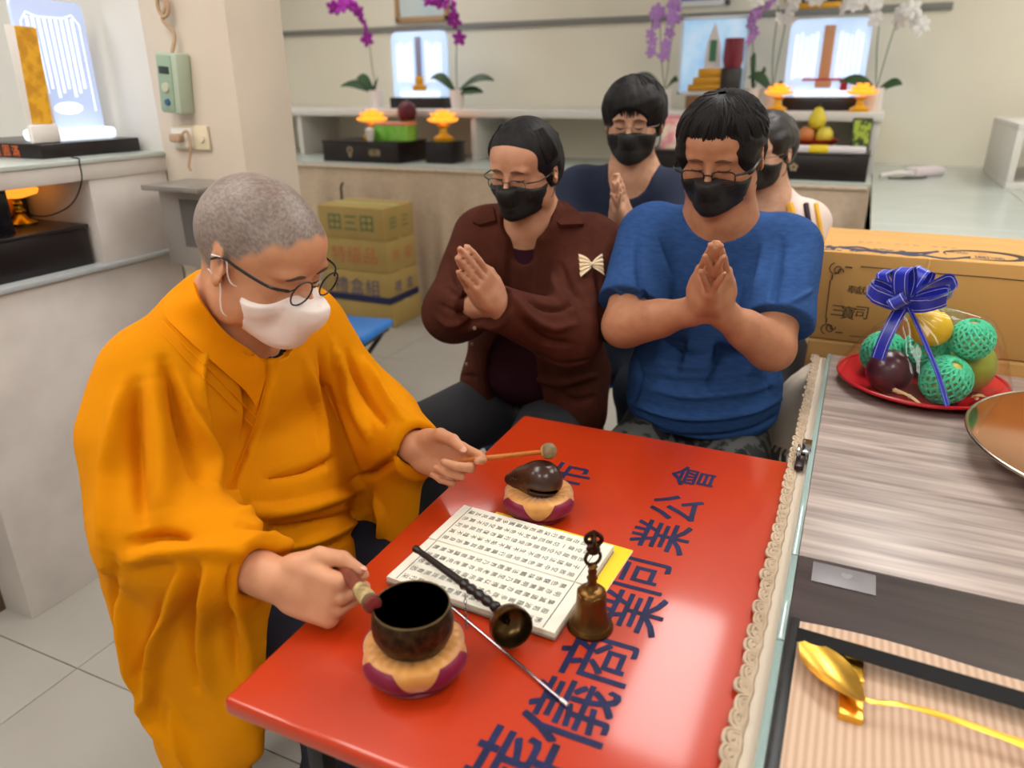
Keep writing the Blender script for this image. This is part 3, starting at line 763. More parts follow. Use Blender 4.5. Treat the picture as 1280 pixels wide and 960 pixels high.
FING = [(.092, .0285, (.041, .025, .021), .0086), (.097, .0095, (.046, .029, .022), .0089), (.093, -.0095, (.042, .027, .021), .0084), (.084, -.0275, (.033, .02, .019), .0074)]
def add_hand(f, fr, s=1.0, curl=((10, 15, 10),) * 4, spread=(3, 1, -1, -4), thumb=None, k=.0028):
    """wrist at the origin, fingers along +x, palm facing -z, thumb on +y; a mirrored frame makes the other hand.
    curl: degrees at the three joints of each finger; returns the points of the index finger"""
    P = lambda p: tuple(q * s for q in p)
    f.cone(P((-.02, 0, 0)), P((.03, 0, 0)), .0245 * s, .026 * s, .012, fr=fr, flat=((0, 0, 1), .74))
    f.box(P((.054, .0015, 0)), P((.043, .0385, .0135)), .013 * s, .012, fr=fr)
    f.ell(P((.036, .024, -.007)), P((.034, .019, .016)), .012, fr=fr); f.ell(P((.04, -.024, -.006)), P((.036, .015, .0135)), .012, fr=fr)
    tips = []
    for (bx, by, L, r), cu, sp in zip(FING, curl, spread):
        p = Vector((bx - .016, by, 0)); a = 0; pts = [p * s]; q = p + Vector((.016, 0, .001)); pts.append(q * s)
        for l, c in zip(L, cu):
            a += rad(c); q = q + Vector((math.cos(a) * math.cos(rad(sp)), math.sin(rad(sp)) * math.cos(a), -math.sin(a))) * l; pts.append(q * s)
        R = [r * 1.08, r * 1.1, r * .98, r * .9, r * .74]
        f.path(pts, [x * s for x in R], k * s + .0012, fr=fr, kj=.002); tips.append([W(fr, x) for x in pts])
    th = thumb or [(.022, .022, -.006), (.05, .046, -.012), (.079, .056, -.014), (.103, .058, -.015)]
    f.path([P(x) for x in th], [.0155 * s, .0125 * s, .0108 * s, .0078 * s], .009, fr=fr, kj=.003)
    tips.append([W(fr, P(x)) for x in th])
    return tips
def nail(tips, parent, m, up, name='fingernail'):
    a, b = tips[-2], tips[-1]; d = (b - a).normalized(); up = Vector(up); up = (up - d * up.dot(d)).normalized()
    mt = Matrix.Translation(b + up * .0058 + d * .0015) @ rot_to(d, up).to_4x4()
    return link(name, MB().ball((0, 0, 0), (.0075, .0056, .0018), 10, mt), m, parent, True)
def trunk(f, J, g=0, k=.04, belly=1.0, fat=1.0):
    """pelvis, belly, chest and shoulders; g inflates"""
    lf = (J['shL'] - J['shR']).normalized(); up = (J['neck'] - J['pel']).normalized(); fw = lf.cross(up).normalized(); up = fw.cross(lf)
    R = Matrix((fw, lf, up)).transposed(); hw = (J['shL'] - J['shR']).length / 2
    for n, r in (('pel', (.125, .165, .11)), ('bel', (.12 * belly, .15 * fat, .13)), ('che', (.112, .155 * fat, .15))):
        f.ell(J[n], [q + g for q in r], k, R=R)
    f.cone(J['shR'] + (J['shL'] - J['shR']) * .13, J['shL'] - (J['shL'] - J['shR']) * .13, .062 + g, .062 + g, k)
    f.cone((J['shL'] + J['shR']) / 2 + up * .01, J['neck'], .075 + g, .06 + g, k)
    return R
def limb(f, a, b, c, r, k=.02, g=0):
    f.cone(a, b, r[0] + g, r[1] + g, k); f.cone(b, c, r[1] * 1.02 + g, r[2] + g, k)
def person(label, base): return thing('person', label, 'person', base)
def put_field(f, name, m, parent, it=1, edit=None, smooth=180):
    V, Fc = f.mesh(); V = relax(V, Fc, it)
    if edit: V = edit(V, Fc)
    o = link(name, mesh(V, Fc, smooth), m, parent, True); return o, V, Fc
def local_mesh(V, fr): return (np.asarray(V) @ np.array(fr[1]).T) + np.array(fr[0])
def face_strip(tree, fr, pts, w, m, parent, name, lift=.0008, s=1.0, n=5):
    """a narrow strip laid onto the face along (y, z) points seen from the front"""
    P = []
    for q in catmull([(0, a, b) for a, b in pts], n):
        o = W(fr, (.2, q.y * s, q.z * s)); h = tree.ray_cast(o, -(fr[1] @ vv(1, 0, 0)))
        if h[0] is not None: P.append(h[0] + h[1] * lift)
    if len(P) < 3: return
    N = len(P); wr = [w * math.sin(math.pi * (.12 + .76 * i / (N - 1))) for i in range(N)]
    return link(name, MB().tube(P, wr, 6, flat=(fr[1] @ vv(1, 0, 0), .35)), m, parent, True)
def mask(fr, m, mloop, parent, s=1.0, w=1.0, top=-.010, side=-.03, bot=-.128, back=.012, tent=.013, white=False, pleats=True, seed=1):
    f = Field(axis(-.02, .16, .0026), axis(-.1, .1, .0026), axis(-.16, .04, .0026))
    g = .0045
    f.ell((.03, 0, -.025), (.062 + g, .064 * w + g, .08 + g), .01); f.ell((.034, 0, -.082), (.05 + g, .055 * w + g, .036 + g), .03)
    f.ell((.07, 0, -.099), (.024 + g, .032 + g, .022 + g), .03); f.cone((.092, 0, -.005), (.111, 0, -.035), .011 + g, tent + g, .035); f.cone((.111, 0, -.035), (.096, 0, -.09), tent + g, .016 + g, .04)
    for y in (-1, 1): f.ell((.05, .044 * w * y, -.036), (.03 + g, .024 + g, .03 + g), .02)
    def reg(x, y, z):
        ay = np.abs(y) / .065
        t = z - (top + (side - top) * np.clip(ay, 0, 1.2) ** 1.6)
        b = bot + .012 * ay - z if not white else (bot + .05 * np.clip(ay, 0, 1.3) ** 2.2) - z
        bk = back + (0 if not white else .022 * (1 - np.clip(np.abs(z + .068) / .045, 0, 1) ** 2)) - x
        return np.maximum(np.maximum(t, b), bk)
    f.keep(reg, .003)
    V, Fc = f.mesh(); V = relax(V, Fc, 1); N = normals(V, Fc)
    if pleats:
        for z in (-.045, -.066, -.087):
            V = sculpt(V, N, [(.02, -.08, z), (.1, -.05, z - .004), (.13, 0, z - .004), (.1, .05, z - .004), (.02, .08, z)], .0035, -.0022, False)
    else:
        V = sculpt(V, N, [(.13, 0, -.01), (.14, 0, -.05), (.13, 0, -.12)], .005, .002, False)
    V = wobble(V, N, .0012, .012, seed)
    o = link('face_mask', mesh(local_mesh(V * s, fr), Fc, 180), m, parent, True)
    for y in (-1, 1):
        for z0, z1 in ((side - .004, .012), (bot + .03, -.03)):
            c = V[(np.abs(V[:, 2] - z0) < .008) & (V[:, 1] * y > .02)]
            q0 = c[c[:, 0].argmin()] if len(c) else (back + .012, .067 * w * y, z0)
            q0 = (q0[0] + .002, abs(q0[1]) + .0005, q0[2])
            pts = [W(fr, (q[0] * s, q[1] * s * y, q[2] * s)) for q in (q0, (q0[0] * .72, max(q0[1], .0685 * w) + .002, z0 * .75 + z1 * .25), (q0[0] * .4, .0745 * w + .002, (z0 + z1) / 2), (.006, .080 * w, z1), (-.018, .083 * w, z1 * .6))]
            link('ear_loop', MB().tube(catmull(pts, 4), .0011, 6), mloop, o, True)
    return o
def glasses(fr, m, parent, s=1.0, lens=(.0225, .0195), p=2.6, x=.1035, z=-.004, yc=.0315, tilt=0, r=.0013, ear_w=.081, half=None):
    G = thing('eyeglasses', None, None)
    G.parent = parent; G.location = -parent.location
    fm = MB(); L = lambda q: W(fr, [c * s for c in q])
    for y in (-1, 1):
        ring = []
        for i in range(28):
            a = 2 * math.pi * i / 28; c, sn = math.cos(a), math.sin(a)
            dy = lens[0] * math.copysign(abs(c) ** (2 / p), c); dz = lens[1] * math.copysign(abs(sn) ** (2 / p), sn)
            ring.append(L((x - .16 * abs(yc + dy) ** 1.0 * .35 + tilt * dz, y * (yc + dy), z + dz)))
        fm.tube(ring, r * s, 6, closed=True)
        cen = sum(ring, Vector()) / 28
        lm = MB(); lm.add([cen] + ring, [(0, i + 1, (i + 1) % 28 + 1) for i in range(28)]); link('lens', lm, M_lens, G)
    fm.tube(catmull([L((x - .004, -.0095, z + .004)), L((x + .001, 0, z + .007)), L((x - .004, .0095, z + .004))], 4), r * s, 6)
    link('frame', fm, m, G)
    for y in (-1, 1):
        pts = [L((x - .0095, y * (yc + lens[0]), z + .006)), L((x - .03, y * (ear_w - .005), z + .008)), L((.03, y * ear_w, z + .007)), L((.0, y * (ear_w + .002), z + .009)), L((-.02, y * (ear_w + .001), z - .006))]
        link('temple', MB().tube(catmull(pts, 5), r * 1.25 * s, 6, flat=((0, 0, 1), 1.5)), m, G)
    return G
def tufts(fr, n, fn, s=1.0, seed=1, wide=1.0):
    """hair locks: fn(random) -> list of local points and a radius"""
    b = MB(); rs = random.Random(seed)
    for _ in range(n):
        P, r = fn(rs); P = catmull([W(fr, (p[0] * s, p[1] * s * wide, p[2] * s)) for p in P], 3); N = len(P)
        b.tube(P, [max(.0006, r * s * (1 - (i / (N - 1)) ** 1.6)) for i in range(N)], 5, caps=False)
    return b
def skull(az, el, q=1.0, c=(-.012, 0, .034), r=(.1, .082, .092)):
    """point on the scalp: az 0 = front, 90 = left; el 90 = crown"""
    a, e = rad(az), rad(el)
    return (c[0] + r[0] * q * math.cos(a) * math.cos(e), c[1] + r[1] * q * math.sin(a) * math.cos(e), c[2] + r[2] * q * math.sin(e))

def skin(name, c, c2):
    return M(name, c, .5, noise=(38, .3, .7), col2=c2, spec=.35, bump=(260, .06), sss=.0)
M_lens = clear_mat('lens', (.95, .96, .97, 1), .02, .4, .035)
m_frame = M('black_frame', S(24, 22, 22), .3)
m_nail = M('nail', S(222, 168, 148), .3)
m_hair = M('black_hair', S(20, 18, 19), .6, noise=(80, .3, .7), col2=S(34, 31, 32), stretch=(1, 1, .3), bump=(120, .6), spec=.25)
m_brow = M('brow_hair', S(92, 66, 54), .8)
m_lash = M('lash', S(58, 36, 30), .7)
m_maskb = M('black_mask', S(22, 22, 23), .62, noise=(60, .3, .7), col2=S(30, 29, 30), bump=(300, .3))
m_loopb = M('black_loop', S(26, 26, 27), .7)
def join_hands(f, hc, fd, lf, s=1.0, curl=((-3, 6, 3), (-2, 5, 3), (-1, 4, 3), (1, 5, 3)), gap=.0165, inward=.075, thumb=None, turn=0, spread=(1.5, .5, -1, -2.5)):
    """two palms pressed together: hc heel of the hands, fd finger direction, lf the person's left"""
    fd = Vector(fd).normalized(); lf = Vector(lf).normalized(); lf = (lf - fd * lf.dot(fd)).normalized()
    yh = fd.cross(lf); yh = yh if yh.y > 0 else -yh       # thumbs towards the chest (everyone here faces -y)
    for o in (-1, 1):
        z = lf * o; t = (fd - z * inward).normalized(); zz = (z - t * z.dot(t)).normalized(); yy = yh; ca, sa = math.cos(rad(turn)), math.sin(rad(turn)); zz, yy = zz * ca - yh * sa, yh * ca + zz * sa
        add_hand(f, (hc + lf * (gap * s * o), Matrix((t, yy, zz)).transposed()), s, curl=curl, spread=spread,
                 thumb=thumb or [(.02, .02, -.004), (.045, .038, -.007), (.073, .042, -.009), (.096, .037, -.010)])
    return hc - lf * (.02 * s) - fd * .012, hc + lf * (.02 * s) - fd * .012
def face_detail(tr, hf, P, s):
    for y in (-1, 1):
        face_strip(tr, hf, [(y * .013, .0195), (y * .03, .0225), (y * .05, .0185)], .0034, m_brow, P, 'eyebrow', s=s)
        face_strip(tr, hf, [(y * .017, -.0035), (y * .031, -.0065), (y * .046, -.003)], .0018, m_lash, P, 'eyelashes', s=s)
def legs(f, pel, sx_k, r=(.108, .085, .07), shoe=None, P=None):
    for kn, sx in sx_k:
        kn = Vector(kn); an = vv(kn.x, kn.y + .12, .1); hip = pel + vv(.09 * sx, -.03, -.01)
        f.cone(hip, kn, r[0], r[1], .035); f.cone(kn, an, r[1], r[2], .03)
        if shoe: link('shoe', MB().ball(an + vv(0, -.08, -.055), (.05, .12, .045), 14), shoe, P, True)
# ================================================================== man in blue T-shirt, palms together
def seated(shR, shL, pel, che, bel, neck):
    return dict(shR=vv(*shR), shL=vv(*shL), pel=vv(*pel), che=vv(*che), bel=vv(*bel), neck=vv(*neck))
def build_blue():
    skm = skin('skin_tan', S(186, 132, 100), S(172, 116, 86))
    hf = head_frame((-.285, 1.735, 1.292), -95, 19, 0); S_, WD = .91, 1.17
    J = seated((-.452, 1.80, 1.085), (-.128, 1.835, 1.075), (-.305, 1.86, .56), (-.278, 1.84, .94), (-.29, 1.81, .745), (-.283, 1.785, 1.15))
    elR, elL = vv(-.447, 1.60, .915), vv(-.118, 1.62, .90)
    hc = PD(887, 384, 1.52)                         # heel of the joined hands
    P = person('man in a blue T-shirt, camouflage trousers and glasses, palms pressed together', (-.28, 1.86, 0))
    f = Field(axis(-.56, .02, .006, (-.30, -.17, .0022), (-.39, -.19, .0035)), axis(1.2, 2.08, .009, (1.42, 1.54, .0025), (1.6, 1.84, .0035)), axis(.0, 1.45, .012, (.98, 1.2, .0025), (1.16, 1.43, .0035)))
    add_head(f, hf, S_, WD, 1.1); add_neck(f, hf, J['neck'], 1.0, .062)
    f.cone(J['neck'] + vv(0, .02, .0), (J['shL'] + J['shR']) / 2 + vv(0, .015, -.04), .07, .085, .05)
    trunk(f, J, -.006, .05, .92, .98)
    wrR, wrL = join_hands(f, hc, (.1, -.62, .78), (.995, .12, 0), .96, gap=.030, inward=.23, turn=30, spread=(0, 0, 0, -1))
    limb(f, J['shR'], elR, wrR, (.06, .046, .028)); limb(f, J['shL'], elL, wrL, (.06, .046, .028))
    f.cone(elR.lerp(wrR, .1), elR.lerp(wrR, .5), .046, .04, .02); f.cone(elL.lerp(wrL, .1), elL.lerp(wrL, .5), .046, .04, .02)
    for sx in (-1, 1):
        hip = J['pel'] + vv(.085 * sx, -.03, -.02); kn = vv(-.27 + .15 * sx, 1.46, .52); an = vv(-.27 + .15 * sx, 1.56, .09)
        f.cone(hip, kn, .085, .06, .04); f.cone(kn, an, .058, .04, .02); f.path([an, an + vv(0, -.06, -.045), an + vv(0, -.16, -.055)], [.042, .038, .03], .02)
    body, V, Fc = put_field(f, 'body', skm, P); tr = bvh(V, Fc)
    face_detail(tr, hf, P, S_)
    mask(hf, m_maskb, m_loopb, P, S_, WD * 1.02, top=-.020, side=-.034, bot=-.118, seed=2)
    glasses(hf, m_frame, P, S_, (.0265, .0155), 4, .1085, -.0145, .036, r=.0018, ear_w=.081 * WD)
    # hair: cap, then locks combed forward over the forehead
    h = Field(axis(-.14, .12, .003), axis(-.11, .11, .003), axis(-.09, .15, .003))
    h.ell((-.012, 0, .038), (.105, .0905, .088), .01); h.ell((-.045, 0, -.005), (.07, .082, .085), .03)
    for y in (-1, 1): h.ell((.03, .066 * y, .02), (.034, .017, .055), .02)
    h.ell((.125, 0, -.012), (.078, .064, .088), .012, 's'); h.ell((.03, 0, -.105), (.1, .12, .07), .01, 's')
    for y in (-1, 1): h.ell((.048, .061 * y, .03), (.026, .013, .05), .012)
    for y in (-1, 1): h.ell((-.004, .095 * y, -.012), (.024, .02, .032), .008, 's')
    V, Fc = h.mesh(); V = relax(V, Fc, 1); V = wobble(V, normals(V, Fc), .004, .012, 5)
    hair = link('hair', mesh(local_mesh(V * np.array((S_, S_ * WD * .97, S_)) * 1.01, hf), Fc, 180), m_hair, P, True)
    def lock(rs):
        az = rs.uniform(-62, 68); a0 = az * .5 + rs.uniform(-25, 25); e1 = rs.uniform(5, 34) + (abs(az) > 50) * -30 + max(0, az) * .12
        q = rs.uniform(1.04, 1.12)
        return [skull(a0 + 25, 82, 1.06), skull(a0 * .6 + az * .4 + 8, 62, q + .05), skull(az, (60 + e1) / 2, q + .03), skull(az - 4, e1, 1.05)], rs.uniform(.005, .009)
    def lock2(rs):
        az = rs.uniform(60, 300); e0 = rs.uniform(30, 85); 
        return [skull(az, e0, 1.06), skull(az + rs.uniform(-15, 15), e0 - 20, 1.13), skull(az + rs.uniform(-25, 25), e0 - 42, 1.1)], rs.uniform(.005, .008)
    link('hair_locks', tufts(hf, 420, lock, S_ * 1.01, 3, WD * .97), m_hair, hair, True); link('hair_locks', tufts(hf, 220, lock2, S_ * 1.01, 4, WD * .97), m_hair, hair, True)
    def lock3(rs):
        az = side * rs.uniform(40, 74); q = rs.uniform(1.06, 1.12); e1 = rs.uniform(-16, 2)
        return [skull(az * .75, 62, 1.06), skull(az * .95, 36, q + .04), skull(az, 12, q + .03), skull(az + side * 3, e1, 1.05)], rs.uniform(.006, .009)
    for side in (-1, 1): link('hair_locks', tufts(hf, 46, lock3, S_ * 1.01, 9, WD * .97), m_hair, hair, True)
    # T-shirt
    m_tee = M('blue_cotton', S(50, 84, 138), .88, noise=(45, .3, .7), col2=S(40, 70, 122), stretch=(1, 1, 4), bump=(160, .25), spec=.15)
    f = Field(axis(-.6, .06, .005), axis(1.5, 2.12, .005), axis(.5, 1.22, .005))
    trunk(f, J, .014, .05, 1.25, 1.12); f.ell(J['bel'] + vv(.005, -.005, -.02), (.18, .15, .12), .05); f.ell((-.293, 1.81, .66), (.185, .14, .07), .05)
    for a, b in ((J['shR'], elR), (J['shL'], elL)):
        d = (b - a).normalized(); f.cone(a, a.lerp(b, .9), .076, .078, .04)
        f.box(a.lerp(b, .78) + d * .15, (.15, .13, .13), .01, .004, 's', rot_to(d))
    f.ell((-.268, 1.72, 1.195), (.1, .12, .09), .006, 's'); f.cone((-.28, 1.78, 1.2), (-.285, 1.80, 1.42), .09, .12, .02, 's')
    f.box((-.28, 1.85, .525), (.4, .4, .1), .01, .01, 's')
    def folds(V, Fc):
        N = normals(V, Fc); V = wobble(V, N, .006, .05, 3); t = bvh(V, Fc)
        for px, r, h in (([(775, 500), (850, 520), (930, 515), (985, 495)], .010, .010), ([(790, 520), (850, 545), (930, 540), (980, 515)], .009, -.008), ([(800, 470), (870, 478), (950, 470)], .009, -.006),
                         ([(810, 485), (860, 495), (930, 490), (970, 478)], .010, .008), ([(820, 455), (880, 460), (950, 452)], .01, .006), ([(795, 300), (800, 350), (812, 385)], .008, -.009), ([(815, 285), (830, 330), (845, 365)], .012, .006),
                         ([(978, 300), (972, 350), (965, 385)], .008, -.009), ([(955, 300), (950, 340), (940, 370)], .012, .006), ([(765, 360), (790, 372), (815, 368)], .006, .005), ([(985, 380), (1000, 372), (1015, 362)], .006, .005),
                         ([(830, 425), (860, 440), (885, 442)], .007, -.006), ([(905, 442), (930, 438), (960, 425)], .007, -.006), ([(790, 430), (800, 470), (790, 510)], .01, -.006), ([(960, 430), (955, 470), (970, 500)], .01, -.006)):
            V = sculpt(V, N, stroke_px(t, px), r * .85, h * 1.7)
        return V
    put_field(f, 'tshirt', m_tee, P, 1, folds)
    # camouflage trousers
    m_camo = M('camouflage', S(52, 54, 54), .85, noise=(16, .46, .5), col2=S(92, 94, 92), bump=(200, .2)); nt = m_camo.node_tree
    n2 = nt.nodes.new('ShaderNodeTexNoise'); n2.inputs['Scale'].default_value = 21; rp = nt.nodes.new('ShaderNodeValToRGB'); rp.color_ramp.elements[0].position = .53; rp.color_ramp.elements[1].position = .57
    mp = [n for n in nt.nodes if n.type == 'MAPPING'][0]; nt.links.new(mp.outputs[0], n2.inputs['Vector']); nt.links.new(n2.outputs[0], rp.inputs[0])
    pb = nt.nodes['Principled BSDF']; old = pb.inputs['Base Color'].links[0].from_socket
    nt.links.new(mix_node(nt, rp.outputs[0], old, S(32, 33, 34)), pb.inputs['Base Color'])
    f = Field(axis(-.62, .06, .009), axis(1.25, 2.12, .009), axis(.05, .72, .009))
    f.ell(J['pel'], (.178, .135, .12), .04)
    for sx in (-1, 1):
        hip = J['pel'] + vv(.09 * sx, -.03, -.01); kn = vv(-.27 + .15 * sx, 1.45, .53); an = vv(-.27 + .15 * sx, 1.55, .12)
        f.cone(hip, kn, .108, .085, .03); f.cone(kn, an, .083, .07, .03)
    put_field(f, 'trousers', m_camo, P, 1, lambda V, Fc: wobble(V, normals(V, Fc), .007, .05, 8))
    for sx in (-1, 1):
        an = vv(-.27 + .15 * sx, 1.56, 0); link('shoe', MB().ball(an + vv(0, -.07, .045), (.05, .14, .045), 14), m_black, P, True)
    return P
build_blue()
# ================================================================== woman in a brown overshirt
def build_brown():
    skm = skin('skin_warm', S(196, 146, 116), S(184, 128, 100))
    hf = head_frame((-.752, 1.735, 1.247), -97, 15, -2); S_, WD = .885, 1.13
    J = seated((-.905, 1.80, 1.045), (-.60, 1.845, 1.03), (-.78, 1.93, .56), (-.755, 1.85, .90), (-.765, 1.83, .73), (-.752, 1.79, 1.095))
    elR, elL = vv(-.885, 1.60, .905), vv(-.585, 1.60, .88); hc = PD(616, 378, 1.68)
    P = person('woman in a brown overshirt with a bow brooch, hands joined in prayer', (-.76, 1.86, 0))
    f = Field(axis(-1.03, -.44, .006, (-.81, -.68, .0022), (-.85, -.66, .0035)), axis(1.25, 2.1, .009, (1.40, 1.60, .0025), (1.6, 1.84, .0035)), axis(0, 1.4, .012, (.94, 1.15, .0025), (1.11, 1.37, .0035)))
    add_head(f, hf, S_, WD, 1.05); add_neck(f, hf, J['neck'], 1, .055)
    f.cone(J['neck'] + vv(0, .02, 0), (J['shL'] + J['shR']) / 2 + vv(0, .015, -.04), .065, .08, .05)
    trunk(f, J, 0, .05, 1.1, 1.0)
    wrR, wrL = join_hands(f, hc, (-.16, -.62, .77), (.88, -.42, .12), .90, gap=.018, inward=.08, spread=(0, 0, 0, -1))
    limb(f, J['shR'], elR, wrR, (.058, .045, .027)); limb(f, J['shL'], elL, wrL, (.058, .045, .027))
    kn = (((-.99, 1.50, .55), -1), ((-.64, 1.47, .54), 1)); legs(f, J['pel'], kn, (.085, .06, .045))
    body, V, Fc = put_field(f, 'body', skm, P); tr = bvh(V, Fc); face_detail(tr, hf, P, S_)
    mask(hf, m_maskb, m_loopb, P, S_, WD * 1.03, top=-.018, side=-.028, bot=-.120, seed=7)
    glasses(hf, m_frame, P, S_, (.024, .014), 3.2, .1065, -.012, .034, r=.0011, ear_w=.081 * WD)
    h = Field(axis(-.15, .12, .003), axis(-.11, .11, .003), axis(-.1, .15, .003))
    h.ell((-.012, 0, .037), (.102, .0865, .093), .01); h.ell((-.05, 0, -.01), (.065, .08, .08), .03); h.ell((-.11, 0, -.02), (.04, .04, .045), .02)
    for y in (-1, 1): h.ell((-.005, .072 * y, .0), (.025, .016, .05), .02)
    h.ell((.105, 0, .0), (.082, .068, .082), .012, 's'); h.ell((.03, 0, -.115), (.1, .12, .06), .01, 's')
    for y in (-1, 1): h.ell((-.004, .097 * y, -.016), (.026, .022, .03), .008, 's')
    V, Fc = h.mesh(); V = relax(V, Fc, 1); N = normals(V, Fc)
    rs = random.Random(2)
    for i in range(46):                     # combed-back strands
        az = rs.uniform(-100, 100); p = [skull(az * (1 - .12 * t), e, 1.0) for t, e in ((0, 42), (.3, 62), (.6, 80))] + [skull(180 - az * .8, 55, 1.0), skull(180 - az * .6, 20, 1.05)]
        V = sculpt(V, N, p, .0035, rs.choice((-1, 1)) * .0025, False)
    hair = link('hair', mesh(local_mesh(V * np.array((S_, S_ * WD * .98, S_)) * 1.01, hf), Fc, 180), m_hair, P, True)
    def lock(rs):
        y = side; az = y * rs.uniform(62, 85)
        return [skull(az, 50, 1.03), skull(az, 22, 1.06), skull(az + y * 4, 2, 1.08), skull(az + y * 8, -22, 1.05)], rs.uniform(.004, .007)
    for side in (-1, 1): link('hair_locks', tufts(hf, 35, lock, S_ * 1.01, 3, WD * .98), m_hair, hair, True)
    def lockb(rs):
        az = rs.uniform(-88, 88); e = 50 - abs(az) * .25 + rs.uniform(-5, 6)
        return [skull(az * .9, e, 1.0), skull(az * .85, e + 12, 1.03), skull(az * .8, e + 28, 1.04)], rs.uniform(.0015, .004)
    link('hair_locks', tufts(hf, 160, lockb, S_ * 1.01, 8, WD * .98), m_hair, hair, True)
    # wine T-shirt under the overshirt
    m_wine = M('wine_cotton', S(54, 24, 36), .9, bump=(160, .2), spec=.1); m_brn = M('brown_twill', S(80, 40, 29), .88, noise=(30, .3, .7), col2=S(68, 33, 24), bump=(180, .3), spec=.12)
    f = Field(axis(-1.0, -.52, .007), axis(1.55, 2.12, .007), axis(.52, 1.15, .007))
    trunk(f, J, .010, .05, 1.2, 1.02); f.ell((-.765, 1.835, .70), (.16, .13, .1), .05)
    f.ell((-.748, 1.72, 1.15), (.078, .1, .08), .006, 's'); f.cone((-.752, 1.78, 1.15), (-.752, 1.80, 1.4), .07, .12, .02, 's'); f.box((-.76, 1.85, .5), (.4, .4, .1), .01, .01, 's')
    put_field(f, 'tshirt', m_wine, P, 1, lambda V, Fc: wobble(V, normals(V, Fc), .005, .05, 3))
    # overshirt, open at the front
    f = Field(axis(-1.06, -.42, .0055), axis(1.42, 2.15, .0055), axis(.45, 1.16, .0055))
    trunk(f, J, .030, .05, 1.2, 1.05); f.ell((-.77, 1.88, .66), (.215, .16, .13), .05); f.ell((-.64, 1.80, .60), (.10, .10, .12), .05); f.ell((-.89, 1.80, .64), (.085, .09, .08), .05)
    op = [(-.748, 1.66, 1.16), (-.752, 1.64, 1.04), (-.762, 1.62, .90), (-.77, 1.64, .76), (-.765, 1.66, .64), (-.765, 1.66, .45)]
    for i in range(5):
        w0, w1 = (.050, .052, .058, .075, .085, .095)[i:i + 2]
        f.cone(op[i], op[i + 1], w0, w1, .006, 's', flat=((0, 1, 0), 2.2))
    for a, b, w_ in ((J['shR'], elR, wrR), (J['shL'], elL, wrL)):
        d = (w_ - b).normalized(); f.cone(a, b, .082, .078, .045); f.cone(b, w_ + d * .03, .077, .047, .035)
        f.box(w_ + d * .125, (.12, .1, .1), .005, .003, 's', rot_to(d))
    f.cone((-.752, 1.73, 1.13), (-.752, 1.80, 1.4), .068, .14, .006, 's')
    def folds(V, Fc):
        N = normals(V, Fc); V = wobble(V, N, .005, .05, 9); t = bvh(V, Fc)
        for px, r, h in (([(560, 360), (580, 372), (600, 368)], .008, -.01), ([(545, 395), (565, 405), (590, 395)], .008, .01), ([(548, 380), (575, 392), (600, 385)], .006, -.008), ([(640, 370), (660, 395), (690, 410), (720, 405)], .010, .012), ([(650, 365), (680, 385), (715, 385)], .008, -.012),
                         ([(655, 400), (680, 425), (715, 430)], .008, -.011), ([(700, 330), (715, 360), (735, 380)], .008, -.01), ([(690, 340), (700, 370), (720, 395)], .012, .01), ([(670, 440), (700, 455), (740, 450)], .008, -.009), ([(665, 470), (700, 480), (745, 470)], .010, .01),
                         ([(560, 320), (570, 345), (575, 370)], .008, -.008), ([(575, 310), (590, 340), (592, 365)], .012, .008), ([(700, 490), (720, 500), (745, 495)], .008, -.009), ([(565, 440), (572, 460), (565, 480)], .008, .008), ([(745, 330), (752, 380), (752, 430)], .009, -.01), ([(560, 475), (580, 470), (595, 472)], .006, -.008)):
            V = sculpt(V, N, stroke_px(t, px), r * .85, h * 1.5)
        return V
    o, V, Fc = put_field(f, 'overshirt', m_brn, P, 1, folds); t = bvh(V, Fc)
    # collar flaps and button bands
    def patch(pxs, lift, name, thick=.004):
        pts = []
        for u, v in pxs:
            h = hit(t, u, v)
            if h[0] is not None: pts.append(h[0] + h[1] * lift)
        if len(pts) < 3: return
        n = sum(((pts[i] - pts[0]).cross(pts[(i + 1) % len(pts)] - pts[0]) for i in range(1, len(pts) - 1)), Vector()).normalized()
        if n.dot(CAMP - pts[0]) < 0: n = -n
        b = MB(); N = len(pts); b.add(pts + [p - n * (lift + thick) for p in pts], [tuple(range(N)), tuple(range(2 * N - 1, N - 1, -1))] + [(i, N + i, N + (i + 1) % N, (i + 1) % N) for i in range(N)])
        return link(name, b, m_brn, o, True)
    patch([(604, 262), (592, 280), (600, 283), (622, 276), (618, 262), (612, 252)], .010, 'collar_flap')
    patch([(686, 250), (690, 268), (698, 282), (730, 283), (722, 268), (705, 256)], .010, 'collar_flap')
    for px in ([(600, 410), (597, 430), (590, 455)], ):
        for u, v in px:
            h = hit(t, u - 6, v)
            if h[0] is not None: link('button', MB().ball(h[0] + h[1] * .002, (.005, .003, .005), 8), M('button', S(150, 120, 96), .4), o, True)
    h = hit(t, 738, 333)
    if h[0] is not None:                      # bow brooch
        m_bow = M('cream_satin', S(232, 208, 172), .4); nb = (h[1] * .45 + (CAMP - h[0]).normalized() * .55).normalized(); Rb = rot_to(nb, (0, 0, 1)); fb = (h[0] + nb * .014, Rb)
        B = thing('brooch', None, None); B.parent = o; B.location = (0, 0, 0)
        for y in (-1, 1):
            def wing(u, v, y=y):
                yy = y * (.002 + .027 * u); hh = (.006 + .022 * u ** .8) * (1 + .1 * math.sin(8 * math.pi * v) * u)
                return W(fb, (.006 * math.sin(math.pi * u) + .003 * math.sin(v * 30) * u, yy * (1 - .15 * math.sin(math.pi * v) * 0), (v - .5) * 2 * hh))
            link('bow_wing', MB().grid(wing, 8, 24, .002), m_bow, B, False)
        link('bow_knot', MB().ball(W(fb, (.008, 0, 0)), .0045, 10), M('pearl', S(240, 225, 200), .2), B, False)
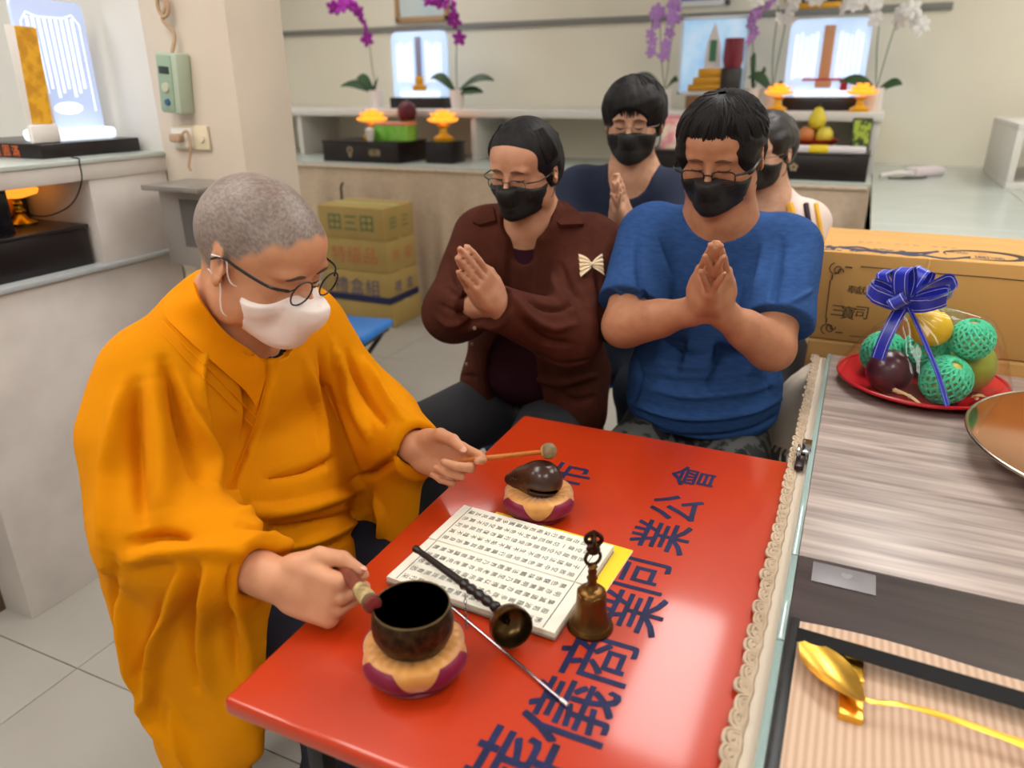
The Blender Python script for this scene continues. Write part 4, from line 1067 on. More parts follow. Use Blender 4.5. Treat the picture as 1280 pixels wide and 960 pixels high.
    # charcoal trousers
    f = Field(axis(-1.15, -.5, .009), axis(1.3, 2.12, .009), axis(.05, .70, .009)); f.ell(J['pel'], (.185, .15, .12), .04)
    legs(f, J['pel'], kn, (.11, .088, .075), m_black, P)
    put_field(f, 'trousers', M('charcoal_cloth', S(50, 50, 55), .85, bump=(150, .2)), P, 1, lambda V, Fc: wobble(V, normals(V, Fc), .006, .06, 4))
build_brown()

# ================================================================== young man in a navy T-shirt
def build_navy():
    skm = skin('skin_fair', S(206, 160, 132), S(190, 140, 112)); S_, WD = .88, 1.13
    hf = head_frame((-.632, 2.27, 1.332), -84, 9, 0)
    J = seated((-.83, 2.33, 1.12), (-.475, 2.35, 1.12), (-.66, 2.44, .56), (-.65, 2.36, .96), (-.655, 2.37, .76), (-.64, 2.31, 1.18))
    elR, elL = vv(-.80, 2.14, .91), vv(-.48, 2.15, .90); hc = PD(777, 285, 2.02)
    P = person('young man in a navy T-shirt and black mask, sitting behind the others', (-.66, 2.4, 0))
    f = Field(axis(-.95, -.38, .006, (-.67, -.54, .0025), (-.73, -.53, .004)), axis(1.75, 2.6, .009, (1.98, 2.12, .003), (2.15, 2.38, .004)), axis(0, 1.46, .012, (1.02, 1.26, .003), (1.19, 1.45, .004)))
    add_head(f, hf, S_, WD, .92); add_neck(f, hf, J['neck'], 1, .05); trunk(f, J, 0, .05, 1, .95)
    f.cone(J['neck'] + vv(0, .02, 0), (J['shL'] + J['shR']) / 2 + vv(0, .015, -.04), .062, .075, .05)
    wrR, wrL = join_hands(f, hc, (.0, -.5, .87), (.97, .25, 0), .86, gap=.02, inward=.13, turn=18)
    limb(f, J['shR'], elR, wrR, (.055, .042, .026)); limb(f, J['shL'], elL, wrL, (.055, .042, .026))
    kn = (((-.79, 2.22, .5), -1), ((-.555, 2.22, .5), 1)); legs(f, J['pel'], kn, (.085, .06, .045))
    body, V, Fc = put_field(f, 'body', skm, P); face_detail(bvh(V, Fc), hf, P, S_)
    mask(hf, m_maskb, m_loopb, P, S_, WD * 1.02, top=-.016, side=-.026, bot=-.128, seed=9)
    glasses(hf, M('thin_frame', S(120, 100, 96), .3, .6), P, S_, (.024, .016), 3, .106, -.006, .034, r=.0008, ear_w=.081 * WD)
    h = Field(axis(-.15, .13, .0035), axis(-.12, .12, .0035), axis(-.09, .17, .0035))
    h.ell((-.012, 0, .042), (.115, .099, .102), .01); h.ell((-.045, 0, -.005), (.075, .086, .085), .03); h.ell((.05, 0, .07), (.055, .08, .05), .03)
    for y in (-1, 1): h.ell((.012, .073 * y, .035), (.04, .02, .042), .02)
    h.ell((.125, 0, -.02), (.07, .074, .082), .006, 's'); h.ell((.03, 0, -.105), (.11, .13, .08), .01, 's')
    for y in (-1, 1): h.ell((-.004, .1 * y, -.014), (.026, .022, .032), .008, 's')
    V, Fc = h.mesh(); V = relax(V, Fc, 1); V = wobble(V, normals(V, Fc), .004, .014, 6)
    hair = link('hair', mesh(local_mesh(V * np.array((S_, S_ * WD * .95, S_)) * 1.02, hf), Fc, 180), m_hair, P, True)
    def lock(rs):
        az = rs.uniform(-70, 70); q = rs.uniform(1.08, 1.16); e1 = rs.uniform(-5, 9)
        return [skull(az * .4, 85, 1.1), skull(az * .8, 62, q + .06), skull(az, (60 + e1) / 2, q + .05), skull(az, e1, 1.09)], rs.uniform(.006, .01)
    def lock2(rs):
        az = rs.uniform(60, 300); e0 = rs.uniform(30, 85)
        return [skull(az, e0, 1.1), skull(az + rs.uniform(-15, 15), e0 - 20, 1.17), skull(az + rs.uniform(-25, 25), e0 - 42, 1.12)], rs.uniform(.006, .009)
    link('hair_locks', tufts(hf, 300, lock, S_ * 1.02, 5, WD * .95), m_hair, hair, True); link('hair_locks', tufts(hf, 150, lock2, S_ * 1.02, 6, WD * .95), m_hair, hair, True)
    f = Field(axis(-1.0, -.32, .007), axis(2.0, 2.65, .007), axis(.52, 1.25, .007)); trunk(f, J, .013, .05, 1.1, 1.0)
    for a, b in ((J['shR'], elR), (J['shL'], elL)):
        d = (b - a).normalized(); f.cone(a, a.lerp(b, .9), .07, .07, .04); f.box(a.lerp(b, .72) + d * .15, (.15, .13, .13), .01, .004, 's', rot_to(d))
    f.cone((-.638, 2.255, 1.175), (-.635, 2.32, 1.45), .064, .12, .006, 's')
    put_field(f, 'tshirt', M('navy_cotton', S(24, 34, 58), .85, bump=(160, .2)), P, 1, lambda V, Fc: wobble(V, normals(V, Fc), .005, .05, 13))
    f = Field(axis(-.98, -.35, .01), axis(1.82, 2.62, .01), axis(.05, .70, .01)); f.ell(J['pel'], (.175, .15, .12), .04); legs(f, J['pel'], kn, (.1, .08, .07), m_black, P)
    put_field(f, 'trousers', M('denim_dark', S(36, 44, 60), .85, bump=(150, .2)), P)
build_navy()

# ================================================================== fourth worshipper, half hidden
def build_fourth():
    skm = skin('skin_light', S(212, 170, 146), S(196, 150, 124)); S_, WD = .86, 1.08
    hf = head_frame((-.275, 2.50, 1.242), -114, 10, 0)
    J = seated((-.40, 2.54, 1.02), (-.12, 2.56, 1.02), (-.26, 2.66, .56), (-.255, 2.58, .9), (-.26, 2.6, .74), (-.25, 2.54, 1.085))
    P = person('person in a pale yellow-trimmed top, mostly hidden behind the man in blue', (-.26, 2.62, 0))
    f = Field(axis(-.52, .0, .007, (-.34, -.14, .004)), axis(2.0, 2.8, .01, (2.38, 2.62, .004)), axis(0, 1.38, .012, (1.1, 1.36, .004)))
    add_head(f, hf, S_, WD, .92); add_neck(f, hf, J['neck'], 1, .05); trunk(f, J, 0, .05, 1, .9)
    elR, elL = vv(-.41, 2.40, .83), vv(-.13, 2.42, .83); hc = vv(-.26, 2.28, .93)
    wrR, wrL = join_hands(f, hc, (0, -.3, .95), (1, 0, 0), .92); limb(f, J['shR'], elR, wrR, (.05, .04, .025)); limb(f, J['shL'], elL, wrL, (.05, .04, .025))
    kn = (((-.355, 2.3, .51), -1), ((-.18, 2.3, .51), 1)); legs(f, J['pel'], kn, (.085, .06, .045))
    body, V, Fc = put_field(f, 'body', skm, P); face_detail(bvh(V, Fc), hf, P, S_)
    mask(hf, m_maskb, m_loopb, P, S_, WD * 1.02, top=-.016, side=-.028, bot=-.124, seed=11)
    glasses(hf, bpy.data.materials['thin_frame'], P, S_, (.023, .016), 3, .106, -.006, .033, r=.0008, ear_w=.081 * WD)
    h = Field(axis(-.15, .12, .0035), axis(-.11, .11, .0035), axis(-.09, .15, .0035))
    h.ell((-.012, 0, .038), (.107, .09, .096), .01); h.ell((-.045, 0, -.005), (.07, .08, .08), .03)
    for y in (-1, 1): h.ell((.015, .068 * y, .03), (.035, .018, .04), .02)
    h.ell((.118, 0, -.012), (.074, .072, .075), .006, 's'); h.ell((.03, 0, -.105), (.1, .12, .075), .01, 's')
    for y in (-1, 1): h.ell((-.004, .096 * y, -.014), (.026, .022, .032), .008, 's')
    V, Fc = h.mesh(); V = relax(V, Fc, 1); V = wobble(V, normals(V, Fc), .004, .014, 16)
    link('hair', mesh(local_mesh(V * np.array((S_, S_ * WD * .97, S_)) * 1.02, hf), Fc, 180), M('dark_brown_hair', S(34, 27, 26), .45, bump=(120, .5)), P, True)
    f = Field(axis(-.56, .04, .007), axis(2.25, 2.85, .007), axis(.52, 1.15, .007)); trunk(f, J, .013, .05, 1.1, .95)
    for a, b in ((J['shR'], elR), (J['shL'], elL)): f.cone(a, a.lerp(b, .8), .064, .066, .04)
    f.cone((-.25, 2.46, 1.06), (-.25, 2.55, 1.35), .064, .1, .006, 's')
    o, V, Fc = put_field(f, 'top', M('pale_top', S(214, 196, 188), .85), P, 1, lambda V, Fc: wobble(V, normals(V, Fc), .004, .05, 23)); t = bvh(V, Fc)
    def seam(y0, m, r):
        pts = []
        for i in range(14):
            z = 1.10 - i * .02; x = -.14 + .06 * math.sin(i / 13 * 1.5) + y0
            h = t.ray_cast(vv(x, 2.2, z), vv(0, 1, -.05))
            if h[0] is not None: pts.append(h[0] + h[1] * .002)
        if len(pts) > 2: link('trim', MB().tube(pts, r, 6), m, o, True)
    seam(0, M('dark_trim', S(52, 34, 44), .8), .009); seam(.028, M('yellow_trim', S(222, 168, 50), .8), .008); seam(-.045, bpy.data.materials['yellow_trim'], .012)
    f = Field(axis(-.56, .04, .01), axis(2.05, 2.85, .01), axis(.05, .70, .01)); f.ell(J['pel'], (.165, .145, .12), .04); legs(f, J['pel'], kn, (.1, .08, .07), m_black, P)
    put_field(f, 'trousers', M('grey_cloth', S(70, 70, 76), .85), P)
build_fourth()
# ================================================================== the monk
def build_monk():
    P = person('monk in an orange robe and white mask, sitting at the red table', (-.98, .88, 0))
    hf = head_frame((-.815, .868, 1.196), 0, 27, 0); S_, WD = .96, 1.03
    m_skin = M('monk_skin', S(210, 152, 116), .45, noise=(30, .3, .7), col2=S(198, 136, 102), spec=.4, attr='tone', bump=(260, .06))
    J = dict(shR=vv(-.945, .735, 1.005), shL=vv(-.945, 1.09, 1.0), pel=vv(-1.06, .89, .56), che=vv(-.99, .89, .9), bel=vv(-.99, .89, .72), neck=vv(-.915, .885, 1.07))
    wrR, wrL = vv(-.636, .628, .812), vv(-.655, 1.018, .83)
    elR, elL = vv(-.855, .64, .83), vv(-.80, 1.10, .81); cuR = vv(-.676, .632, .815)
    f = Field(axis(-1.25, -.42, .007, (-.68, -.49, .0022), (-.95, -.69, .0035)), axis(.5, 1.24, .007, (.56, .70, .0022), (.95, 1.08, .0022), (.77, .97, .0035)), axis(0, 1.36, .012, (.76, .89, .0022), (1.04, 1.34, .0035)))
    add_head(f, hf, S_, WD, 1.06); add_neck(f, hf, J['neck'], 1, .058)
    f.cone(J['neck'] + vv(-.02, 0, .0), (J['shL'] + J['shR']) / 2 + vv(.02, 0, -.03), .07, .09, .05)
    trunk(f, J, 0, .05, 1.1, 1.0)
    limb(f, J['shR'], elR, wrR, (.055, .044, .029)); limb(f, J['shL'], elL, wrL, (.055, .044, .029))
    # right hand: fist, thumb on top of the striker
    xr = vv(.985, .06, -.12).normalized(); zr = vv(0.05, -.95, .28).normalized(); yr = zr.cross(xr).normalized(); zr = xr.cross(yr)
    RR = Matrix((xr, yr, zr)).transposed(); fR = (wrR, RR)
    tR = add_hand(f, fR, 1.02, curl=((78, 98, 66), (82, 98, 66), (86, 96, 62), (90, 94, 60)), spread=(0, 0, 0, -2), thumb=[(.018, .024, -.004), (.048, .047, -.012), (.078, .050, -.019), (.104, .042, -.022)])
    # left hand: palm to the camera, holding the mallet between thumb and fingers
    xl = vv(.96, .0, -.16).normalized(); zl = vv(.0, .93, -.34).normalized(); yl = xl.cross(zl).normalized(); yl = yl if yl.z > 0 else -yl; zl = (zl - xl * zl.dot(xl)).normalized()
    RL = Matrix((xl, yl, zl)).transposed(); fL = (wrL, RL)
    tL = add_hand(f, fL, .99, curl=((22, 38, 30), (52, 74, 45), (62, 80, 50), (66, 78, 45)), spread=(2, 0, -2, -6), thumb=[(.02, .022, -.008), (.05, .042, -.022), (.08, .044, -.034), (.106, .036, -.04)])
    for kn, sx in ((vv(-.62, .74, .54), -1), (vv(-.62, 1.04, .54), 1)):
        an = kn + vv(-.03, 0, -.44); f.cone(J['pel'] + vv(.03, .09 * sx, -.02), kn, .085, .06, .04); f.cone(kn, an, .058, .04, .02)
    V, Fc = f.mesh(); V = relax(V, Fc, 1)
    me = mesh(V, Fc, 180)
    # shaved scalp: grey stubble where hair grows
    L = (V - np.array(hf[0])) @ np.array(hf[1]) / S_
    hair = np.clip((L[:, 2] - (.055 - .55 * np.clip(.055 - L[:, 0], 0, .055) * 1.0)) / .018, 0, 1) * (L[:, 2] > -.06)
    x = L[:, 0]; line = np.where(x > .0, x * .86, np.where(x > -.03, x * 1.5, -.045)) + .004 * np.sin(L[:, 1] * 180) + .003 * np.sin(x * 240)
    hair = np.clip((L[:, 2] - line) / .014, 0, 1); hair[(x < -.13) | (L[:, 2] > .2) | (np.abs(L[:, 1]) > .083)] = 0
    hair[np.linalg.norm(L, axis=1) > .16] = 0
    rs = np.random.RandomState(1); n = rs.rand(len(V))
    sp = .62 + .5 * n
    tone = np.ones((len(V), 4)); stub = np.stack([.46 * sp, .76 * sp, 1.2 * sp], 1)
    tone[:, :3] = tone[:, :3] * (1 - hair[:, None]) + hair[:, None] * stub
    at = me.attributes.new('tone', 'FLOAT_COLOR', 'POINT'); at.data.foreach_set('color', tone.astype(np.float32).ravel())
    link('body', me, m_skin, P, True); tr = bvh(V, Fc)
    for t, up in ((tR[4], yr), (tL[4], vv(.0, -.6, .8))): nail(t, P, m_nail, up)
    face_detail(tr, hf, P, S_)
    m_wmask = M('white_mask', S(244, 230, 226), .7, bump=(300, .15)); m_wloop = M('white_loop', S(240, 232, 228), .7)
    mask(hf, m_wmask, m_wloop, P, S_, WD * 1.03, top=-.016, side=-.034, bot=-.130, back=.026, tent=.02, white=True, pleats=False, seed=3)
    G = glasses(hf, m_frame, P, S_, (.0225, .0205), 2.1, .1135, .004, .033, r=.0014, ear_w=.081 * WD)
    # ---------------------------------------------------------------- robe
    m_robe = M('orange_robe', S(222, 141, 0), .9, noise=(3, .3, .7), col2=S(210, 127, 0), bump=(240, .18), spec=.12)
    m_collar = M('orange_collar', S(230, 139, 0), .85, bump=(240, .2), spec=.12)
    f = Field(axis(-1.36, -.56, .0048), axis(.46, 1.30, .0048), axis(.06, 1.2, .009, (.45, 1.2, .0046)))
    trunk(f, J, .035, .06, 1.3, 1.1)
    f.ell(vv(-.95, .89, .74), (.17, .20, .16), .06); f.cone(vv(-.99, .89, .66), vv(-.86, .89, .60), .17, .12, .06)
    for sh, el, wr, sy in ((J['shR'], elR, wrR, -1), (J['shL'], elL, wrL, 1)):
        f.cone(sh, el, .072, .08, .06); f.cone(el, wr, .088, .052, .04)
    # right sleeve: a deep bag hanging from the forearm
    A, B = elR, wrR
    f.cone(vv(-.90, .645, .78), vv(-.90, .63, .42), .075, .05, .05, flat=((0, 1, .1), .6)); f.cone(vv(-.80, .625, .74), vv(-.80, .61, .36), .07, .05, .06, flat=((0, 1, .1), .5))
    f.cone(vv(-.71, .625, .765), vv(-.735, .61, .50), .05, .035, .05, flat=((0, 1, .1), .5)); f.cone(vv(-.86, .62, .40), vv(-.83, .615, .14), .06, .055, .06, flat=((0, 1, .1), .6))
    f.cone(vv(-.955, .69, .93), vv(-.93, .665, .6), .07, .065, .06)
    # left sleeve, hanging behind the table edge
    f.cone(vv(-.80, 1.08, .76), vv(-.79, 1.06, .50), .07, .05, .05, flat=((0, 1, 0), .6)); f.cone(vv(-.70, 1.03, .79), vv(-.71, 1.02, .60), .045, .035, .05, flat=((0, 1, 0), .6))
    # skirt of the robe over the seat
    f.cone(vv(-1.04, .98, .56), vv(-1.04, .95, .53), .13, .13, .06)
    f.box((-1.08, .98, .195), (.24, .205, .25), .01, .008, 's'); f.cone(vv(-1.0, .715, .62), vv(-.965, .695, .15), .085, .075, .04, flat=((0, 1, 0), .5))
    # openings: neck and cuffs
    f.cone(J['neck'] + vv(.035, -.0, -.01), W(hf, (0, 0, .05)), .066, .13, .006, 's')
    for el, wr in ((elR, cuR), (elL, wrL)):
        d = (wr - el).normalized(); f.box(wr + d * .125, (.12, .06, .28), .005, .003, 's', rot_to(d)); f.cone(wr - d * .03, wr + d * .1, .034, .04, .003, 's')
    def folds(V, Fc):
        N = normals(V, Fc); V = wobble(V, N, .004, .09, 2); t = bvh(V, Fc)
        for px, r, h in MONK_FOLDS: V = sculpt(V, N, stroke_px(t, px), r * .75, h * 1.85)
        # lapel: the far side of the front lies over the near one
        N = normals(V, Fc); D_ = V - np.array(CAMP); c, s = math.cos(YAW), math.sin(YAW)
        X = c * D_[:, 0] + s * D_[:, 1]; Y = -s * D_[:, 0] + c * D_[:, 1]; dep = Y * math.cos(PITCH) - D_[:, 2] * math.sin(PITCH); up = Y * math.sin(PITCH) + D_[:, 2] * math.cos(PITCH)
        a = X / dep; b = -up / dep; u = 640 + F_PX * (_cr * a + _sr * b); v = 480 + F_PX * (-_sr * a + _cr * b)
        edge = np.interp(v, [400, 424, 460, 517, 575, 630, 690], [338, 337, 335, 321, 301, 278, 255])
        k = np.clip((u - edge) / 3.0, 0, 1) * np.exp(-np.clip(u - edge, 0, 400) / 75) * (v > 405) * (v < 660) * np.clip((660 - v) / 25, 0, 1) * (V[:, 1] > .72) * (V[:, 1] < 1.04) * (N[:, 0] > .1)
        V = V + N * (k * .016)[:, None]
        N = normals(V, Fc); return wobble(V, N, .0012, .02, 5)
    o, V, Fc = put_field(f, 'robe', m_robe, P, 2, folds); t = bvh(V, Fc)
    # dark inner collar, navy trousers
    m_navy = M('navy_inner', S(20, 26, 44), .85)
    f = Field(axis(-1.06, -.74, .005), axis(.72, 1.06, .005), axis(.86, 1.14, .005)); trunk(f, J, .020, .05, 1.1, 1.0)
    f.cone(J['neck'] + vv(.03, 0, -.005), W(hf, (0, 0, .05)), .062, .12, .004, 's')
    put_field(f, 'inner_shirt', m_navy, P)
    f = Field(axis(-1.3, -.5, .01), axis(.6, 1.2, .01), axis(.05, .70, .01)); f.ell(J['pel'], (.15, .18, .12), .04)
    for kn, sx in ((vv(-.62, .74, .53), -1), (vv(-.62, 1.04, .53), 1)):
        f.cone(J['pel'] + vv(.03, .09 * sx, 0), kn, .105, .09, .03); f.cone(kn, kn + vv(-.03, 0, -.4), .09, .085, .03)
        link('shoe', MB().ball(kn + vv(.04, 0, -.485), (.14, .05, .045), 14), m_black, P, True)
    put_field(f, 'trousers', m_navy, P)
    # ---------------------------------------------------------------- striker and mallet, held things of their own
    m_swood = M('striker_wood', S(126, 62, 44), .4, noise=(12, .3, .7), col2=S(104, 46, 34), stretch=(6, 1, 1))
    tip = PZ(467, 757, .852); base = W(fR, (.075, .036, -.028))
    d = (tip - base).normalized()
    Ls = (tip - base).length
    sk = thing('bowl_striker', 'padded wooden striker held in the right fist, at the bowl rim', 'striker', base)
    link('shaft', MB().tube([base - d * .06, base - d * .02, base + d * .02, base + d * (Ls - .045)], [.0078, .0082, .0086, .0088], 14), m_swood, sk, True)
    Ls = (tip - base).length
    link('grip_band', MB().tube([base + d * (Ls - .05), base + d * (Ls - .012)], [.0102, .0108], 16), M('striker_cord', S(128, 104, 66), .8, noise=(60, .35, .6), col2=S(200, 178, 124), bump=(200, .5)), sk, True)
    link('end_band', MB().tube([base + d * (Ls - .013), base + d * (Ls - .003)], [.0112, .0114], 16), M('striker_band', S(96, 70, 48), .7), sk, True)
    link('end_cap', MB().tube([base + d * (Ls - .004), base + d * Ls, base + d * (Ls + .001)], [.0106, .0102, .008], 16), M('striker_end', S(134, 44, 42), .45, noise=(80, .3, .7), col2=S(110, 30, 30)), sk, True)
    hd = PZ(683, 564, .861); st = PZ(567, 577, .834); d = (hd - st).normalized()
    ml = thing('fish_mallet', 'thin wooden mallet held in the left hand, tapping the wooden fish', 'mallet', hd)
    link('stick', MB().tube([st.lerp(hd, i / 8) for i in range(9)], [.003, .0045, .0048, .0046, .0044, .0042, .004, .0038, .0036], 12), M('mallet_wood', S(196, 116, 40), .4, noise=(10, .3, .7), col2=S(176, 96, 30), stretch=(5, 1, 1)), ml, True)
    link('head', MB().ball(hd + d * .004, .0142, 18), M('mallet_head', S(150, 126, 92), .45, noise=(50, .35, .65), col2=S(112, 92, 62)), ml, True)
    link('cap', MB().lathe([(0, .0146), (.007, .0128), (.0108, .0096), (.011, .0078)], 16, Matrix.Translation(hd + d * .004) @ rot_to(-d).to_4x4() @ Matrix.Rotation(rad(90), 4, 'Y')), M('mallet_band', S(196, 150, 84), .4), ml, True)
    return P, t, o, tr
# folds of the robe, traced on the photograph and laid onto the cloth
MONK_FOLDS = [
    ([(190, 470), (200, 560), (205, 640)], .020, .014), ([(172, 480), (170, 560), (178, 650)], .014, -.014), ([(155, 480), (140, 560), (128, 680)], .018, .012),
    ([(205, 450), (225, 520), (245, 590)], .012, -.016), ([(220, 480), (255, 560), (270, 610)], .016, .014), ([(250, 600), (235, 560), (215, 500)], .010, -.012),
    ([(160, 700), (200, 690), (240, 690), (300, 690)], .016, .016), ([(165, 680), (205, 672), (240, 678)], .010, -.018), ([(200, 700), (215, 695), (228, 685)], .008, -.012),
    ([(235, 700), (215, 760), (195, 830), (190, 890)], .014, .016), ([(222, 720), (200, 780), (178, 840)], .010, -.016), ([(250, 705), (240, 780), (245, 860)], .012, -.012), ([(262, 700), (258, 780), (262, 860)], .016, .012),
    ([(290, 700), (285, 770), (295, 840)], .010, -.010), ([(150, 740), (170, 840), (205, 930)], .020, .012), ([(140, 700), (150, 800), (185, 900)], .012, -.012), ([(215, 880), (225, 920), (232, 955)], .014, .010),
    ([(300, 640), (350, 640), (410, 625), (450, 610)], .012, .012), ([(300, 655), (350, 660), (400, 650), (440, 640)], .008, -.012), ([(320, 680), (370, 680), (420, 665), (460, 640)], .012, .010), ([(350, 695), (400, 690), (450, 660)], .008, -.010),
    ([(330, 600), (380, 590), (420, 570)], .010, -.008), ([(395, 440), (410, 500), (430, 560), (450, 600)], .012, -.014), ([(415, 430), (435, 490), (460, 545)], .014, .014), ([(435, 440), (455, 490), (480, 530)], .010, -.014), ([(375, 450), (395, 520), (405, 590)], .014, .010),
    ([(455, 450), (480, 495), (505, 525)], .012, .012), ([(440, 600), (470, 590), (505, 560)], .010, -.012), ([(470, 620), (480, 650), (475, 680)], .010, .010),
    ([(295, 440), (310, 500), (305, 560)], .008, -.008), ([(260, 430), (250, 480), (262, 540)], .010, .007)]
MONK, monk_tree, monk_robe, monk_body = build_monk()
# the broad collar: two bands that cross on the chest
m_collar = bpy.data.materials['orange_collar']
def collar_band(rows, name, lift, n=6, out=None):
    """rows of (outer px, inner px) laid onto the robe; back rows are given as points"""
    A = []; B = []
    for a, b in rows:
        r = []
        for q in (a, b):
            if len(q) == 3:
                h = hit(monk_body, q[0], q[1]); r.append(h[0] + h[1] * q[2])
            else:
                h = hit(monk_tree, *q)
                if h[0] is None: break
                r.append(h[0] + h[1] * (lift if out is None or q is b else out))
        if len(r) == 2: A.append(r[0]); B.append(r[1])
    A = catmull(A, n); B = catmull(B, n); m = len(A) - 1
    def fn(u, v):
        i = min(int(round(u * m)), m); p = A[i].lerp(B[i], v); return p + (CAMP - p).normalized() * .004 * math.sin(math.pi * v)
    link(name, MB().grid(fn, m, 6, .006), m_collar, monk_robe, True, smooth=80)

collar_band([((226, 343), (250, 334, .014)), ((214, 370), (252, 352, .013)), ((207, 396), (262, 378, .012)), ((232, 425), (286, 410, .012)), ((265, 455), (309, 432, .012)), ((300, 487), (326, 452)), ((318, 508), (332, 470))], 'collar_band', .007)
for px in ([(203, 400), (232, 433), (262, 462), (320, 522)], [(196, 408), (226, 442), (255, 472), (316, 533)], [(335, 462), (322, 520), (302, 572), (284, 610)]):
    q = [h + (CAMP - h).normalized() * (.0018 if px[0][0] < 300 else .001) for h in stroke_px(monk_tree, px)]
    if len(q) > 3: link('seam', MB().tube(q, .0013, 5), m_collar, monk_robe, True)
# ================================================================== altar displays at the back
SH = 1.285                                   # raised shelf
m_lacq = M('black_lacquer_box', S(26, 20, 22), .3, noise=(6, .3, .7), col2=S(34, 26, 27))
m_led = M('led_acrylic', S(205, 225, 250), .2, emit=((.45, .66, 1, 1), .62)); m_led2 = M('led_white', S(240, 245, 255), .2, emit=((.8, .9, 1, 1), 1.0))
m_engr = M('engraving', S(235, 240, 250), .4, emit=((.8, .88, 1, 1), .75))
m_tan = M('tan_relief', S(206, 150, 110), .5); m_goldp = M('gold_paint', S(220, 160, 50), .35, .4)
m_orl = M('lotus_glow', S(255, 150, 30), .4, emit=((1, .36, .03, 1), 1.3)); m_orl2 = M('lotus_core', S(255, 220, 140), .4, emit=((1, .7, .25, 1), 3))
m_yel = M('yellow_base', S(226, 170, 30), .4); m_leaf = M('orchid_leaf', S(38, 66, 40), .4, noise=(8, .3, .7), col2=S(52, 84, 48))
m_pot = M('white_pot', S(232, 226, 222), .35); m_stem = M('orchid_stem', S(86, 110, 60), .6)
def display(label, x0, x1, z0, z1, y, mats, relief):
    """edge-lit acrylic plaque on a black plinth"""
    t = thing('memorial_plaque', label, 'plaque', ((x0 + x1) / 2, y, SH)); w = (x1 - x0) / 2; h = z1 - SH; zb = z0 - SH
    link('plinth', MB().box((-w * .96, -.09, 0), (w * .96, .09, zb), .004), m_lacq, t)
    poly = [(-w, zb + .001), (w, zb + .001), (w, h - .05)] + [(w - .05 + .05 * math.cos(a), h - .05 + .05 * math.sin(a)) for a in (.4, .8, 1.2, 1.57)] + [(-w + .05 - .05 * math.sin(a), h - .05 + .05 * math.cos(a)) for a in (0, .4, .8, 1.2)] + [(-w, h - .05)]
    pl = link('panel', MB().prism(poly, -.012, .012, Matrix.Rotation(rad(90), 4, 'X')), mats[0], t)
    for s in (-1, 1):
        for k in range(5): link('engraved_column', MB().box((s * (.065 + .028 * k) - .007, -.0165, zb + .1 + .01 * (k % 2)), (s * (.065 + .028 * k) + .007, -.0125, h - .07 - .012 * (k % 3))), m_engr, pl)
    link('light_strip', MB().box((-w * .7, -.04, zb), (w * .7, .0, zb + .035), .006), mats[1], t)
    for nm, lo, hi, m in relief: link(nm, MB().box(lo, hi, .006), m, t)
    return t
display('blue-white lit acrylic plaque between the purple orchids', -3.26, -2.80, 1.36, 1.80, 5.08, (m_led, m_led2),
        [('pillar_relief', (-.022, -.03, .22), (.022, -.013, .48), M('grey_relief', S(150, 150, 180), .5)), ('lotus_relief', (-.055, -.035, .12), (.055, -.013, .16), m_goldp), ('stupa_relief', (-.03, -.033, .16), (.03, -.013, .22), m_goldp)])
display('wide lit acrylic plaque with a tan pillar and red ornament', -.50, -.06, 1.36, 1.78, 5.08, (m_led, m_led2),
        [('pillar_relief', (-.03, -.03, .17), (.03, -.013, .46), m_tan), ('red_bar', (-.12, -.034, .165), (.10, -.018, .178), M('red_paint', S(196, 44, 60), .4)), ('lotus_relief', (-.045, -.035, .125), (.045, -.013, .165), m_tan), ('tassel', (.095, -.034, .10), (.135, -.02, .165), bpy.data.materials['red_paint'])])
fr = thing('lit_picture', 'lit blue picture of a stupa in a pale frame beside the vase', 'picture', (-.935, 5.08, SH))
link('stand', MB().box((-.14, -.06, 0), (.14, .08, .085), .005), M('wood_stand', S(140, 100, 70), .5), fr)
link('picture', MB().box((-.195, -.005, .105), (.195, .012, .52)), M('lit_blue', S(120, 180, 240), .3, noise=(5, .35, .65), col2=S(210, 235, 255), emit=((.5, .75, 1, 1), .4)), fr)
fm = MB()
for a, b in (((-.21, -.012, .09), (-.19, .015, .535)), ((.19, -.012, .09), (.21, .015, .535)), ((-.21, -.012, .09), (.21, .015, .11)), ((-.21, -.012, .515), (.21, .015, .535))): fm.box(a, b, .003)
link('frame', fm, M('pale_frame', S(226, 236, 246), .3), fr)
for k, (z0, z1, w_) in enumerate(((.11, .15, .14), (.15, .19, .11), (.19, .24, .08))): link('stupa_tier', MB().box((-w_, -.02, z0), (w_, -.006, z1), .004), m_goldp, fr)
link('stupa_tower', MB().prism([(-.05, .24), (.05, .24), (.04, .38), (0, .5), (-.04, .38)], .006, .018, Matrix.Rotation(rad(90), 4, 'X')), M('stupa_white', S(236, 226, 226), .5), fr)
link('stupa_door', MB().box((-.02, -.026, .28), (.02, -.018, .40)), M('stupa_green', S(70, 130, 96), .5), fr)

